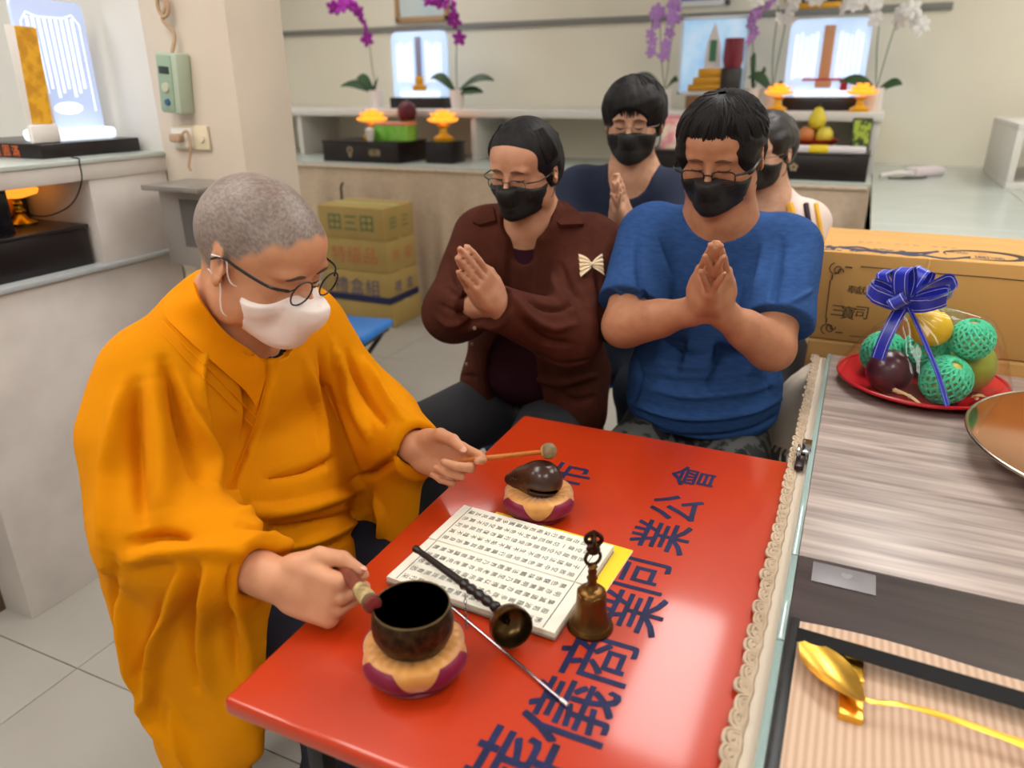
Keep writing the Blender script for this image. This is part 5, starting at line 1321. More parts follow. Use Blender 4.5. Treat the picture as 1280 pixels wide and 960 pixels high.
# orchids
_pet = {}
def flower(parent, p, r, m, rs):
    k = m.name
    if k not in _pet:
        b = MB()
        for i, (a, s) in enumerate(((90, 1), (18, 1.15), (162, 1.15), (-54, 1), (-126, 1))):
            mt = Matrix.Rotation(rad(a), 4, 'Y') @ Matrix.Translation((.6, 0, 0)) @ Matrix.Rotation(rad(12), 4, 'Y')
            b.ball((0, 0, 0), (.52, .09, .36 * s), 8, mt)
        b.ball((0, -.15, -.05), (.16, .2, .2), 8); _pet[k] = b.mesh(80); _pet[k].materials.append(m)
    o = bpy.data.objects.new('flower', _pet[k]); COL.objects.link(o); o.parent = parent; o.location = p
    o.scale = (r, r, r); o.rotation_euler = (rs.uniform(-.5, .5), rs.uniform(0, 6), rs.uniform(-.7, .7))
def orchid(label, x, y, z, m, leaves, sprays, seed, pot_h=.125, pr=.056):
    t = thing('potted_orchid', label, 'orchid', (x, y, z), 0, 'potted orchids'); rs = random.Random(seed)
    link('pot', MB().lathe([(0, 0), (pr * .75, 0), (pr, pot_h), (pr * .94, pot_h), (pr * .85, pot_h * .86), (0, pot_h * .86)], 20), m_pot, t)
    for dx, dz, L in leaves:
        def lf(u, v, dx=dx, dz=dz, L=L):
            w_ = .034 * math.sin(math.pi * (.06 + .9 * u)) * (v - .5) * 2; q = u
            return (dx * q * L + .3 * w_, w_ * .5 - .02, w_ * .8 + pot_h * .85 + dz * L * math.sin(math.pi * .62 * q) * 1.1 - .10 * L * q * q * abs(dx))
        link('leaf', MB().grid(lf, 10, 4, .003), m_leaf, t, smooth=80)
    for pts, n, r in sprays:
        c = catmull([(0, 0, pot_h * .8)] + pts, 8); link('stem', MB().tube(c, .003, 5), m_stem, t)
        for i in range(n):
            q = c[int(len(c) * (.45 + .54 * i / max(1, n - 1))) - 1]; flower(t, q + Vector((rs.uniform(-.02, .02), rs.uniform(-.03, 0), rs.uniform(-.015, .015))), r * rs.uniform(.85, 1.1), m, rs)
m_pur = M('purple_petal', S(170, 40, 170), .6, noise=(20, .3, .7), col2=S(150, 20, 150)); m_lil = M('lilac_petal', S(206, 172, 226), .6, noise=(30, .35, .6), col2=S(182, 120, 206)); m_whi = M('white_petal', S(234, 232, 230), .6)
orchid('purple orchid in a white pot, its flowers leaning away from the plaque', -3.36, 4.98, SH, m_pur, [(-1, .25, .30), (-.7, .5, .22), (.2, .6, .14)], [([(-.02, 0, .3), (-.03, -.02, .55), (-.12, -.05, .70), (-.24, -.08, .66)], 9, .055)], 1)
orchid('purple orchid in a white pot on the drooping-leaf side of the plaque', -2.68, 4.98, SH, m_pur, [(-1, .55, .2), (1, .35, .3), (.9, .1, .24)], [([(.0, 0, .3), (.02, -.02, .56), (-.06, -.05, .70), (-.16, -.08, .68)], 7, .055)], 2)
orchid('lilac orchid with hanging flower spikes behind the young man', -1.20, 4.98, SH, m_lil, [(-1, .45, .22), (.6, .5, .14)], [([(-.04, 0, .35), (-.06, -.02, .56), (-.09, -.05, .5), (-.1, -.06, .30)], 9, .034), ([(.02, 0, .36), (.05, -.02, .60), (.03, -.05, .52), (.02, -.06, .28)], 10, .036)], 3)
orchid('lilac orchid leaning over the dark vase', -.668, 5.02, SH, m_lil, [(-.15, .9, .2), (.4, .7, .16)], [([(-.02, 0, .3), (-.04, .0, .44), (-.02, -.05, .54), (.06, -.06, .60)], 8, .036)], 4)
orchid('white orchid in a lamp-lit pot between picture and wide plaque', -.555, 5.0, SH, m_whi, [(-.8, .5, .18), (.5, .3, .12)], [([(.02, 0, .35), (.05, -.02, .56), (.12, -.05, .62), (.22, -.08, .57)], 9, .042), ([(-.02, 0, .33), (-.02, -.02, .58), (-.08, -.05, .62), (-.13, -.08, .57)], 6, .042)], 5)
orchid('white orchid in a pot at the end of the raised shelf', .01, 5.0, SH, m_whi, [(-1, .35, .2), (.8, .3, .16)], [([(.03, 0, .35), (.06, -.02, .50), (.11, -.05, .50), (.18, -.08, .42)], 9, .044), ([(-.03, 0, .33), (-.05, -.02, .52), (-.13, -.05, .57), (-.24, -.08, .53)], 9, .042)], 6)

# lotus lamps
def lotus(label, x, y, z, s=1.0):
    t = thing('lotus_lamp', label, 'lamp', (x, y, z), 0, 'lotus lamps')
    link('base', MB().lathe([(0, 0), (.045 * s, 0), (.05 * s, .015 * s), (.02 * s, .03 * s), (.016 * s, .055 * s), (.035 * s, .07 * s), (0, .075 * s)], 20), m_yel, t)
    for ring, (n, r0, el) in enumerate(((8, .06, 8), (8, .05, 32), (6, .035, 62))):
        for i in range(n):
            mt = Matrix.Translation((0, 0, .085 * s)) @ Matrix.Rotation(2 * math.pi * (i + .5 * ring) / n, 4, 'Z') @ Matrix.Rotation(rad(-el), 4, 'Y')
            link('petal', MB().ball((r0 * s * .7, 0, 0), (.036 * s, .024 * s, .01 * s), 8, mt), m_orl, t)
    link('glow', MB().ball((0, 0, .10 * s), .02 * s, 10), m_orl2, t)
    return t
lotus('glowing orange lotus lamp beside the purple fruit', -3.152, 4.6, 1.09, 1.45); lotus('glowing orange lotus lamp on its own small black stand', -2.60, 4.62, 1.09, 1.45)
ls_ = thing('lamp_stand', 'small black stand under a lotus lamp beside the offering box', 'stand', (-2.60, 4.64, CT)); link('body', MB().box((-.1, -.1, 0), (.1, .1, .125), .004), m_lacq, ls_); link('top', MB().box((-.106, -.106, .125), (.106, .106, .14), .003), m_lacq, ls_)
lotus('glowing orange lotus lamp on the shelf by the lamp-lit pot', -.50, 4.857, SH, 1.1); lotus('glowing orange lotus lamp on the shelf above the soft-drink pack', -.06, 4.857, SH, 1.1)

# framed pictures on the wall
def wall_pic(label, x0, x1, z0, z1, mf, mp):
    t = thing('framed_picture', label, 'picture', ((x0 + x1) / 2, Y1, (z0 + z1) / 2)); w, h = (x1 - x0) / 2, (z1 - z0) / 2
    b = MB()
    for a, c in (((-w, -.03, -h), (-w + .035, 0, h)), ((w - .035, -.03, -h), (w, 0, h)), ((-w, -.03, -h), (w, 0, -h + .035)), ((-w, -.03, h - .035), (w, 0, h))): b.box(a, c, .004)
    link('frame', b, mf, t); link('picture', MB().box((-w + .03, -.012, -h + .03), (w - .03, -.002, h - .03)), mp, t)
wall_pic('pale blue picture in a tan frame above the purple orchids', -3.50, -3.03, 1.90, 2.45, M('tan_frame', S(178, 140, 100), .4), M('pale_blue_print', S(186, 206, 214), .5, noise=(4, .3, .7), col2=S(206, 216, 214)))
wall_pic('deep blue picture in a white frame above the lit stupa picture', -1.30, -.94, 1.915, 2.4, M('white_frame', S(226, 226, 226), .4), M('deep_blue_print', S(40, 66, 170), .5, noise=(4, .3, .7), col2=S(60, 90, 190)))
wall_pic('dark picture in a gold frame above the wide plaque', -.60, -.04, 1.87, 2.35, m_goldp, M('dark_print', S(66, 52, 40), .5))

# offering boxes on the counter
def offer_box(label, x0, x1, y0, y1, h, mark):
    t = thing('offering_box', label, 'box', ((x0 + x1) / 2, (y0 + y1) / 2, CT)); w, d = (x1 - x0) / 2, (y1 - y0) / 2
    link('body', MB().box((-w, -d, 0), (w, d, h - .012), .004), m_lacq, t); link('lid', MB().box((-w - .004, -d - .004, h - .012), (w + .004, d + .004, h), .003), m_lacq, t)
    for x, tx, s in mark:
        link('emblem', text_mesh(tx, s, Matrix.Translation((x, -d - .0012, h * .48)) @ Matrix.Rotation(rad(90), 4, 'X')), M('emblem', S(178, 156, 120), .4), t, smooth=0)
offer_box('black lacquered offering box under the green carton', -3.46, -2.84, 4.42, 4.80, .14, [(-.08, '♀', .07), (.12, '福壽', .05)])
offer_box('black lacquered offering box under the fruit plate', -.46, .03, 4.42, 4.79, .14, [(-.12, '✿', .06)])
offer_box('black lacquered offering box behind the man in blue', -1.2, -.62, 4.5, 4.8, .13, [(.1, '♀', .07)])
gb = thing('green_carton', 'green and white carton on the black offering box', 'carton', (-2.942, 4.56, 1.09))
link('body', MB().box((-.13, -.07, 0), (.13, .07, .10), .004), M('lime_green', S(110, 190, 50), .5, noise=(12, .4, .6), col2=S(150, 214, 90)), gb); link('lid', MB().box((-.132, -.072, .10), (.132, .072, .118), .003), M('orange_lid', S(232, 150, 120), .5), gb)
df = thing('purple_fruit', 'dark purple fruit between the lotus lamp and green carton', 'fruit', (-2.93, 4.705, 1.09))
link('stand', MB().lathe([(0, 0), (.05, 0), (.03, .1), (.06, .13), (0, .13)], 16), m_goldp, df); link('flesh', MB().ball((0, 0, .18), (.068, .068, .075), 16), M('plum', S(92, 26, 44), .4), df); link('stalk', MB().tube([(0, 0, .25), (.01, 0, .275)], .005, 6), m_stem, df)
cu = thing('offering_cup', 'small white cup on the black offering box', 'cup', (-3.08, 4.46, 1.09)); link('cup', MB().lathe([(0, 0), (.022, 0), (.032, .07), (.029, .07), (.02, .008), (0, .008)], 18), m_pot, cu); link('lid', MB().lathe([(.034, .07), (.03, .08), (.008, .085), (.008, .095), (0, .097)], 18), m_pot, cu)
# right side offerings
vs = thing('flower_vase', 'dark square vase with a red glass top on the raised shelf', 'vase', (-.79, 4.93, SH))
link('body', MB().box((-.055, -.055, 0), (.055, .055, .24), .008), M('vase_dark', S(40, 34, 32), .35), vs); link('red_glass', MB().lathe([(0, .24), (.05, .24), (.06, .28), (.056, .40), (.05, .40), (.05, .29), (0, .26)], 20), M('red_glass', S(120, 20, 46), .15, spec=.8), vs)
fp = thing('fruit_plate', 'red plate on the black offering box, below the wide plaque', 'plate', (-.26, 4.655, 1.09)); link('dish', MB().lathe([(0, .03), (.08, .034), (.125, .058), (.13, .058), (.09, .024), (.05, 0), (0, 0)], 28), M('red_plate', S(190, 60, 40), .3), fp); link('foot', MB().lathe([(.05, 0), (.055, .012), (.05, .02)], 20), bpy.data.materials['red_plate'], fp)
for i, (dx, dy, dz, r, c, nm, lab) in enumerate(((-.0475, -.0275, .0785, .05, S(176, 110, 60), 'apple', 'brown-red apple on the red plate'), (.0475, -.0275, .0785, .05, S(196, 178, 60), 'apple', 'yellow-green apple on the red plate'), (0, .055, .0785, .05, S(170, 120, 80), 'apple', 'tan apple at the wall side of the red plate'), (.0, .0, .1545, .05, S(206, 186, 50), 'pear', 'yellow pear on top of the plate of fruit'))):
    t = thing(nm, lab, 'fruit', (-.26 + dx, 4.655 + dy, 1.09 + dz), 0, 'fruit on the red plate')
    link('flesh', MB().lathe([(0, -.9 * r), (.5 * r, -.95 * r), (.95 * r, -.2 * r), (.85 * r, .4 * r), (.4 * r, .9 * r if nm == 'apple' else 1.3 * r), (0, .8 * r if nm == 'apple' else 1.45 * r)], 18), M('fruit_%d' % i, c, .4, noise=(20, .3, .7)), t, smooth=80)
    link('stalk', MB().tube([(0, 0, .8 * r), (.006, 0, (1.0 if nm == 'apple' else 1.75) * r)], .003, 6), m_stem, t)
sd = thing('drink_pack', 'green and yellow drink pack beside the fruit plate', 'pack', (-.03, 4.66, 1.09)); link('body', MB().box((-.05, -.05, 0), (.05, .05, .17), .004), M('pack_dark', S(46, 52, 40), .4), sd); link('label_panel', MB().box((-.04, -.053, .02), (.045, -.05, .16)), M('pack_green', S(176, 196, 70), .4, noise=(30, .45, .55), col2=S(60, 74, 40)), sd)
pp = thing('wrapped_offering', 'white paper parcel with a yellow band on the black box', 'parcel', (-.2, 4.475, 1.09)); link('paper', MB().box((-.17, -.045, 0), (.21, .045, .035), .012), M('white_paper', S(226, 220, 222), .6), pp); link('band', MB().box((-.075, -.048, -.001), (.03, .048, .038), .012), M('yellow_band', S(236, 206, 40), .5), pp)
for i, (x, lab, c) in enumerate(((-1.06, 'pink snack packet leaning on the offering box', S(236, 150, 160)), (-.94, 'orange snack packet leaning on the offering box', S(244, 160, 50)), (-.82, 'yellow snack packet leaning on the offering box', S(246, 206, 60)))):
    t = thing('snack_packet', lab, 'packet', (x, 4.64, CT + .13), 0, 'snack packets')
    def pk(u, v): return ((u - .5) * .11, -.02 + .02 * math.sin(math.pi * u) * math.sin(math.pi * v) * -1 + .05 * v, v * .17)
    link('front', MB().grid(pk, 8, 8, .012), M('packet_%d' % i, c, .3, noise=(18, .4, .6), col2=S(240, 226, 200)), t, smooth=60); link('seal', MB().box((-.055, .024, .165), (.055, .03, .185)), M('seal_%d' % i, c, .4), t)
# brush on the slab counter
br = thing('white_brush', 'white hand brush lying on the slab counter', 'brush', (.25, 4.85, .95))
a, b = Vector((.10, 4.62, .965)), Vector((.26, 4.78, .968)); link('handle', MB().tube(catmull([a, a.lerp(b, .5) + Vector((0, 0, .008)), b], 6), [.012] * 6 + [.014] * 6 + [.018], 10), m_pot, br, True)
link('bristles', MB().box((-.03, -.05, 0), (.20, .05, .05), .02, Matrix.Translation((.27, 4.8, .95)) @ Matrix.Rotation(rad(48), 4, 'Z')), M('pale_bristle', S(222, 210, 212), .8, bump=(120, .6)), br, True)
link('strap', MB().tube(catmull([(.14, 4.60, .96), (.2, 4.64, .956), (.3, 4.7, .956), (.33, 4.75, .957)], 5), .006, 6), M('strap_dark', S(70, 64, 60), .6), br, True)

# ================================================================== cartons by the back counter, blue stools
m_card = M('carton_brown', S(186, 158, 96), .75, noise=(5, .3, .7), col2=S(176, 148, 86))
z = 0
for i, (h, dx, txt, tc_, lab) in enumerate(((.15, .02, '', None, 'plain brown carton at the bottom of the stack by the counter'), (.2, 0, '禮盒組', S(70, 72, 120), 'brown carton with blue-grey lettering and dark blue lower band'), (.2, 0, '特級品', S(190, 104, 70), 'brown carton with red lettering in the middle of the stack'), (.2, -.01, '田三田', S(56, 110, 80), 'brown carton with green lettering on top of the stack'))):
    t = thing('carton', lab, 'carton', (-2.83 + dx, 4.0, z), 0, 'cartons stacked by the counter'); w, d = .245, .17
    link('body', MB().box((-w, -d, 0.001), (w, d, h - .002), .004), m_card, t)
    link('tape', MB().box((-w - .001, -.025, h - .003), (w + .001, .025, h - .001)), M('tape_%d' % i, S(206, 196, 120) if i < 3 else S(170, 180, 110), .4), t)
    for k, c in enumerate(txt): link('lettering', text_mesh(c, .115, Matrix.Translation((-.12 + k * .12, -d - .001, h * .5)) @ Matrix.Rotation(rad(90), 4, 'X')), M('carton_ink_%d' % i, tc_, .7) if k == 0 else bpy.data.materials['carton_ink_%d' % i], t, smooth=0)
    for k, c in enumerate(txt[:2]): link('lettering', text_mesh(c, .085, Matrix.Translation((w + .001, -.07 + k * .14, h * .5)) @ Matrix.Rotation(rad(90), 4, 'Z') @ Matrix.Rotation(rad(90), 4, 'X')), bpy.data.materials['carton_ink_%d' % i], t, smooth=0)
    if i == 1: link('blue_band', MB().box((-w - .0015, -d - .0015, 0.001), (w + .0015, d + .0015, .045)), M('dark_blue_band', S(38, 42, 84), .6), t)
    z += h
um = thing('umbrella', 'closed black umbrella standing behind the cartons', 'umbrella', (-3.22, 4.27, 0)); link('canopy', MB().lathe([(0, .12), (.02, .14), (.04, .4), (.03, .66), (.012, .72), (0, .72)], 10, fn=lambda q, a, i: (q[0] * (1 + .2 * math.cos(5 * a)), q[1] * (1 + .2 * math.cos(5 * a)), q[2])), m_loopb, um); link('shaft', MB().tube([(0, 0, 0), (0, 0, .15)], .006, 8).tube([(0, 0, .7), (0, 0, .80), (.02, 0, .83)], .008, 8), m_black, um)
m_blue = M('blue_vinyl', S(46, 136, 226), .4, noise=(8, .3, .7), col2=S(38, 124, 214))
def stool(label, x, y, rz=0, h=.45, m=None):
    t = thing('folding_stool', label, 'stool', (x, y, 0), rz, 'blue folding stools')
    link('seat', MB().box((-.16, -.15, h - .035), (.16, .15, h), .016, seg=3), m or m_blue, t)
    for s in (-1, 1):
        link('leg', MB().tube([(-.13, s * .135, h - .035), (.17, s * .15, .012), ], .011, 8), m_black, t); link('leg', MB().tube([(.13, s * .12, h - .035), (-.17, s * .135, .012)], .011, 8), m_black, t)
    for s, w_ in ((1, .15), (-1, .135)): link('foot_bar', MB().tube([(s * .17, -w_, .012), (s * .17, w_, .012)], .011, 8), m_black, t)
    link('seat_bar', MB().tube([(.13, -.13, h - .045), (.13, .13, h - .045)], .012, 8), m_black, t)
stool('empty blue folding stool between the monk and the cartons', -1.98, 2.58, rad(8))
stool('blue folding stool under the woman in brown', -.78, 1.95, rad(90)); stool('blue folding stool under the man in blue', -.30, 1.90, rad(90))
stool('blue folding stool under the young man in navy', -.66, 2.56, rad(90)); stool('blue folding stool under the half-hidden person', -.26, 2.7, rad(90)); stool('dark brown folding stool under the monk', -1.0, .945, rad(90), .45, M('brown_vinyl', S(64, 44, 36), .5))

# ================================================================== left cabinet: plaque, lamp, boxes
t = thing('memorial_plaque', 'engraved clear plaque with a yellow paper strip on the left cabinet', 'plaque', (-2.2, 1.62, 1.248))
link('plinth', MB().box((-.35, -.18, 0), (.10, .15, .04), .004), m_lacq, t)
for k, c in enumerate('福慧圓滿'): link('plinth_lettering', text_mesh(c, .034, Matrix.Translation((-.10 + k * .04 - .03, -.1815, .02)) @ Matrix.Rotation(rad(90), 4, 'X')), M('plinth_ink', S(226, 110, 50), .5) if k == 0 else bpy.data.materials['plinth_ink'], t, smooth=0)
link('light_base', MB().box((-.06, -.12, .04), (.06, .11, .075), .012), m_led2, t)
poly = [(-.11, .06), (.11, .06), (.11, .40)] + [(.09 + .02 * math.cos(a), .40 + .02 * math.sin(a)) for a in (.5, 1.1, 1.57)] + [(-.09 - .02 * math.sin(a), .40 + .02 * math.cos(a)) for a in (0, .5, 1.1)] + [(-.11, .40)]
R90 = Matrix.Rotation(rad(90), 4, 'Z') @ Matrix.Rotation(rad(90), 4, 'X')
pl = link('panel', MB().prism(poly, -.006, .006, R90), M('clear_plaque', S(200, 215, 245), .15, emit=((.42, .55, 1, 1), .34)), t)
bd = MB()
for k in range(9): link('engraved_column', MB().box((.0062, -.075 + k * .0175, .16 + .012 * (k % 3)), (.0075, -.067 + k * .0175, .375)), m_engr, pl)
link('border_line', MB().tube([R90 @ Vector((x, zz, .007)) for x, zz in ((-.09, .12), (-.09, .36), (-.07, .385), (-.04, .375), (.04, .375), (.07, .385), (.09, .36), (.09, .12))], .0022, 5), m_engr, pl)
link('cloud_relief', MB().ball((.008, .0, .13), (.003, .05, .018), 10), m_engr, pl)
link('paper_strip', MB().box((.058, -.165, .085), (.061, -.105, .335), 0, Matrix.Rotation(rad(-3), 4, 'X')), M('gold_paper', S(236, 176, 40), .6, noise=(30, .4, .6), col2=S(206, 146, 30)), t); link('strip_holder', MB().box((.05, -.175, .04), (.07, -.09, .09), .006).box((.0575, -.175, .08), (.059, -.09, .345), .001), m_pot, t)
t = thing('offering_box', 'black lacquered box in the niche, under the brass lamp', 'box', (-2.25, 1.1, .95)); link('body', MB().box((-.25, -.45, 0), (.22, .375, .105), .004), m_lacq, t); link('lid', MB().box((-.255, -.455, .105), (.225, .38, .117), .003), m_lacq, t)
t = thing('lotus_lamp', 'orange glass lamp on a brass stem in the niche', 'lamp', (-2.2, 1.40, 1.067))
link('stem', MB().lathe([(0, 0), (.04, 0), (.042, .006), (.02, .016), (.012, .03), (.017, .038), (.009, .05), (.014, .06), (.008, .068), (.02, .075), (0, .076)], 20), M('lamp_brass', S(190, 160, 60), .25, 1), t, smooth=60)
link('shade', MB().lathe([(.02, .075), (.052, .085), (.058, .098), (.046, .110), (.02, .114)], 24, fn=lambda q, a, i: (q[0] * (1 + .08 * math.cos(8 * a)), q[1] * (1 + .08 * math.cos(8 * a)), q[2])), m_orl, t); link('bulb', MB().ball((0, 0, .106), .014, 10), m_orl2, t)
t = thing('tablet_case', 'black upright case at the near side of the brass lamp', 'case', (-2.12, 1.24, 1.067)); link('body', MB().box((-.05, -.06, 0), (.05, .055, .118), .003), m_lacq, t); link('door', MB().box((.05, -.05, .008), (.053, .045, .11), .001), M('case_door', S(18, 16, 24), .2), t)
t = thing('orange_fruit', 'orange fruit half hidden behind the brass lamp', 'fruit', (-2.30, 1.40, 1.067)); link('flesh', MB().ball((0, 0, .05), (.05, .05, .05), 16), M('orange_peel', S(236, 150, 50), .45, bump=(150, .3)), t); link('navel', MB().ball((0, 0, .1), (.006, .006, .003), 8), m_stem, t)
t = thing('small_speaker', 'small black speaker at the closed end of the niche', 'speaker', (-2.3, 1.455, 1.067)); link('body', MB().box((-.03, -.022, 0), (.03, .022, .075), .004), m_black, t); link('grille', MB().lathe([(0, .0), (.02, 0), (.018, .003), (0, .002)], 16, Matrix.Translation((.031, 0, .04)) @ Matrix.Rotation(rad(90), 4, 'Y')), m_frame, t)
tag(link('power_cord', MB().tube(catmull([(-2.098, 1.52, 1.2505), (-2.04, 1.49, 1.2505), (-1.992, 1.47, 1.2505), (-1.984, 1.462, 1.24), (-1.986, 1.458, 1.19), (-2.04, 1.45, 1.125), (-2.16, 1.452, 1.085), (-2.268, 1.455, 1.085)], 6), .002, 6), m_loopb, None), 'thin dark cord hanging from the plaque into the niche', 'cord')

# pillar: timer box, socket, cord, steel holder
t = thing('wall_timer', 'pale green timer switch box hanging on the pillar', 'timer', (-1.872, 1.765, 1.445), 0)
mt = Matrix.Rotation(rad(5), 4, 'Y')
link('case', MB().box((-.038, -.055, -.082), (.042, -.001, .082), .006, mt), M('pale_green_plastic', S(176, 190, 170), .4), t); link('label_panel', MB().box((-.032, -.058, -.075), (.022, -.0545, .075), .001, mt), M('timer_label', S(150, 172, 150), .5), t)
link('display', MB().box((-.024, -.0605, .025), (.014, -.0575, .045), .001, mt), M('timer_display', S(50, 62, 60), .3), t); link('dial', MB().lathe([(0, 0), (.014, 0), (.012, .006), (0, .006)], 20, mt @ Matrix.Translation((-.004, -.058, -.012)) @ Matrix.Rotation(rad(90), 4, 'X')), M('timer_dial', S(196, 196, 176), .4), t); link('knob', MB().lathe([(0, 0), (.01, 0), (.008, .006), (0, .006)], 16, mt @ Matrix.Translation((-.002, -.058, -.052)) @ Matrix.Rotation(rad(90), 4, 'X')), M('timer_knob', S(60, 90, 130), .4), t)
link('cable', MB().tube(catmull([(.01, -.03, .08), (.02, -.02, .13), (-.01, -.025, .17), (.005, -.02, .21), (-.03, -.02, .24), (-.01, -.02, .275), (-.02, -.012, .4)], 6), .0055, 7), M('cord_tan', S(186, 156, 126), .6), t); link('cable_knot', MB().tube([(.002 + .02 * math.cos(a), -.028, .205 + .03 * math.sin(a)) for a in [i * math.pi / 8 for i in range(16)]], .0055, 7, closed=True), bpy.data.materials['cord_tan'], t)
t = thing('wall_socket', 'cream wall socket with a plug on the pillar', 'socket', (-1.862, 1.765, 1.292)); m_cream = M('cream_plastic', S(224, 210, 180), .4)
link('plate', MB().box((-.075, -.012, -.035), (.07, -.001, .035), .004), m_cream, t); link('face', MB().box((-.07, -.02, -.03), (.015, -.011, .03), .006), M('socket_face', S(232, 226, 216), .35), t); link('switch', MB().lathe([(0, 0), (.014, 0), (.012, .005), (0, .005)], 16, Matrix.Translation((.045, -.012, 0)) @ Matrix.Rotation(rad(90), 4, 'X')), m_cream, t); link('plug', MB().box((-.055, -.045, -.012), (-.015, -.018, .012), .006), bpy.data.materials['cord_tan'], t)
link('plug_cord', MB().tube(catmull([(-.02, -.04, 0), (.01, -.03, .02), (.012, -.03, -.03), (-.005, -.03, -.08), (0, -.028, -.095)], 6), .004, 6), bpy.data.materials['cord_tan'], t)
t = thing('steel_holder', 'grey steel holder with a slanted lid below the socket', 'holder', (-1.81, 1.765, .93)); m_steel = M('grey_steel', S(158, 152, 146), .35, .5)
link('body', MB().box((-.08, -.14, 0), (.1, -.001, .225), .004), m_steel, t); link('lid', MB().box((-.1, -.18, .225), (.12, -.001, .24), .002), m_steel, t); link('slot', MB().box((.1, -.10, .05), (.1015, -.02, .2)), m_black, t); link('window', MB().box((.0, -.1415, .06), (.085, -.14, .2)), M('dark_window', S(96, 92, 90), .2), t)
# ================================================================== cartons behind the buffet table
m_box = M('kraft_carton', S(206, 158, 92), .7, noise=(3, .3, .7), col2=S(198, 148, 82), stretch=(1, 8, 1)); m_ink2 = M('box_ink', S(58, 44, 40), .7); m_ink3 = M('box_ink_blue', S(74, 74, 96), .7)
BX0, BX1, BY0, BY1 = -.062, .70, 2.05, 2.42
def front_text(t, c, u, v, s, y, rz=0):
    p = PY(u, v, y - .0012) - Vector(t.location)
    return link('lettering', text_mesh(c, s, Matrix.Translation(p) @ Matrix.Rotation(rad(90), 4, 'X') @ Matrix.Rotation(rz, 4, 'Z')), m_ink2, t, smooth=0)
def curl_corner(t, u, v, y, fx, fz, s=.028):
    o = PY(u, v, y - .0015) - Vector(t.location); b = MB()
    for k, (a0, r) in enumerate(((0, .5), (1.2, .32), (2.2, .22))):
        pts = [o + Vector((fx * s * (.2 + r * math.cos(a0 + i * .5) + .25 * k), 0, -fz * s * (.3 + r * math.sin(a0 + i * .5) + .12 * k))) for i in range(10)]
        b.tube(pts, .0011, 4)
    b.tube([o + Vector((fx * s * 1.0, 0, -fz * s * .1)), o + Vector((fx * s * 1.6, 0, -fz * s * .12))], .0016, 4); b.tube([o + Vector((fx * s * .05, 0, -fz * s * .9)), o + Vector((fx * s * .04, 0, -fz * s * 1.4))], .0016, 4)
    link('corner_ornament', b, m_ink2, t)
def line_px(t, pts, y, r=.0012):
    link('border_line', MB().tube([PY(u, v, y - .001) - Vector(t.location) for u, v in pts], r, 4), m_ink2, t)
up_ = thing('carton', 'kraft carton printed with dark characters, upper of two behind the fruit', 'carton', ((BX0 + BX1) / 2, (BY0 + BY1) / 2, .803), 0, 'kraft cartons behind the table')
w, d = (BX1 - BX0) / 2, (BY1 - BY0) / 2
link('body', MB().box((-w, -d, 0), (w, d, .232), .005), m_box, up_)
link('tape_crease', MB().tube([Vector((-.14, -d - .0008, .002)), Vector((-.135, -d - .0008, .231))], .003, 5), M('crease', S(226, 184, 118), .5), up_)
for c, u, v, s in (('三', 1047, 388, .036), ('寶', 1060, 391, .038), ('司', 1077, 391, .038), ('奉', 1065, 362, .024), ('獻', 1076, 363, .024), ('人', 1087, 363, .024), ('陽', 1097, 365, .024), ('上', 1107, 367, .024), ('錢', 1213, 405, .034)): front_text(up_, c, u, v, s, BY0, rad(-1))
for u, v, fx, fz in ((1042, 331, 1, 1), (1030, 415, 1, -1)): curl_corner(up_, u, v, BY0, fx, fz)
line_px(up_, [(1076, 333), (1150, 340), (1240, 347), (1290, 352)], BY0); line_px(up_, [(1038, 350), (1032, 397)], BY0); line_px(up_, [(1062, 420), (1150, 428)], BY0)
# printing on the top: plum branch and seal ring
tb = MB(); rs = random.Random(5)
def top(x, y): return Vector((x - (BX0 + BX1) / 2, y - (BY0 + BY1) / 2, .2328))
for k in range(6):
    x0 = BX0 + .01 + .035 * k; p = [top(x0 + .05 * i * (1 if k % 2 else .8), BY0 + .02 + .03 * rs.random() + .018 * i * rs.uniform(-.6, 1)) for i in range(4)]; tb.tube(catmull(p, 4), .003, 4)
for k in range(26): q = top(BX0 + rs.uniform(.01, .20), BY0 + rs.uniform(.015, .075)); tb.ball(q, (.008, .005, .0006), 6)
link('plum_branch', tb, m_ink3, up_)
rg = MB(); c0 = top(.305, BY0 + .085)
pts = [c0 + Vector((.085 * math.cos(a), .055 * math.sin(a), 0)) for a in [rad(200 - i * 8) for i in range(42)]]
rg.tube(pts, [.002 + .011 * math.sin(math.pi * i / 41) ** 2 for i in range(42)], 6, flat=((0, 0, 1), .1)); link('seal_ring', rg, m_ink2, up_)
for c, x, y, s, m in (('慈', .235, .105, .03, m_ink3), ('悲', .262, .1, .03, m_ink3), ('圓', .30, .062, .034, m_ink3), ('滿', .332, .06, .034, m_ink3), ('吉', .305, .105, .026, M('seal_red', S(206, 96, 60), .6))):
    link('lettering', text_mesh(c, s, Matrix.Translation(top(x, BY0 + y))), m, up_, smooth=0)
for k in range(9): link('lettering', text_mesh('玄天上帝公仙姑娘'[k % 8], .016, Matrix.Translation(top(BX0 + .09 + .022 * (k + k // 3), BY0 + .16))), m_ink3, up_, smooth=0)
lo_ = thing('carton', 'kraft carton printed with dark characters, lower of two behind the fruit', 'carton', ((BX0 + BX1) / 2, (BY0 + BY1) / 2, .567), 0, 'kraft cartons behind the table')
link('body', MB().box((-w, -d, 0), (w, d, .234), .005), m_box, lo_); curl_corner(lo_, 1024, 447, BY0, 1, 1); line_px(lo_, [(1021, 462), (1014, 505)], BY0); curl_corner(lo_, 1012, 525, BY0, 1, -1)
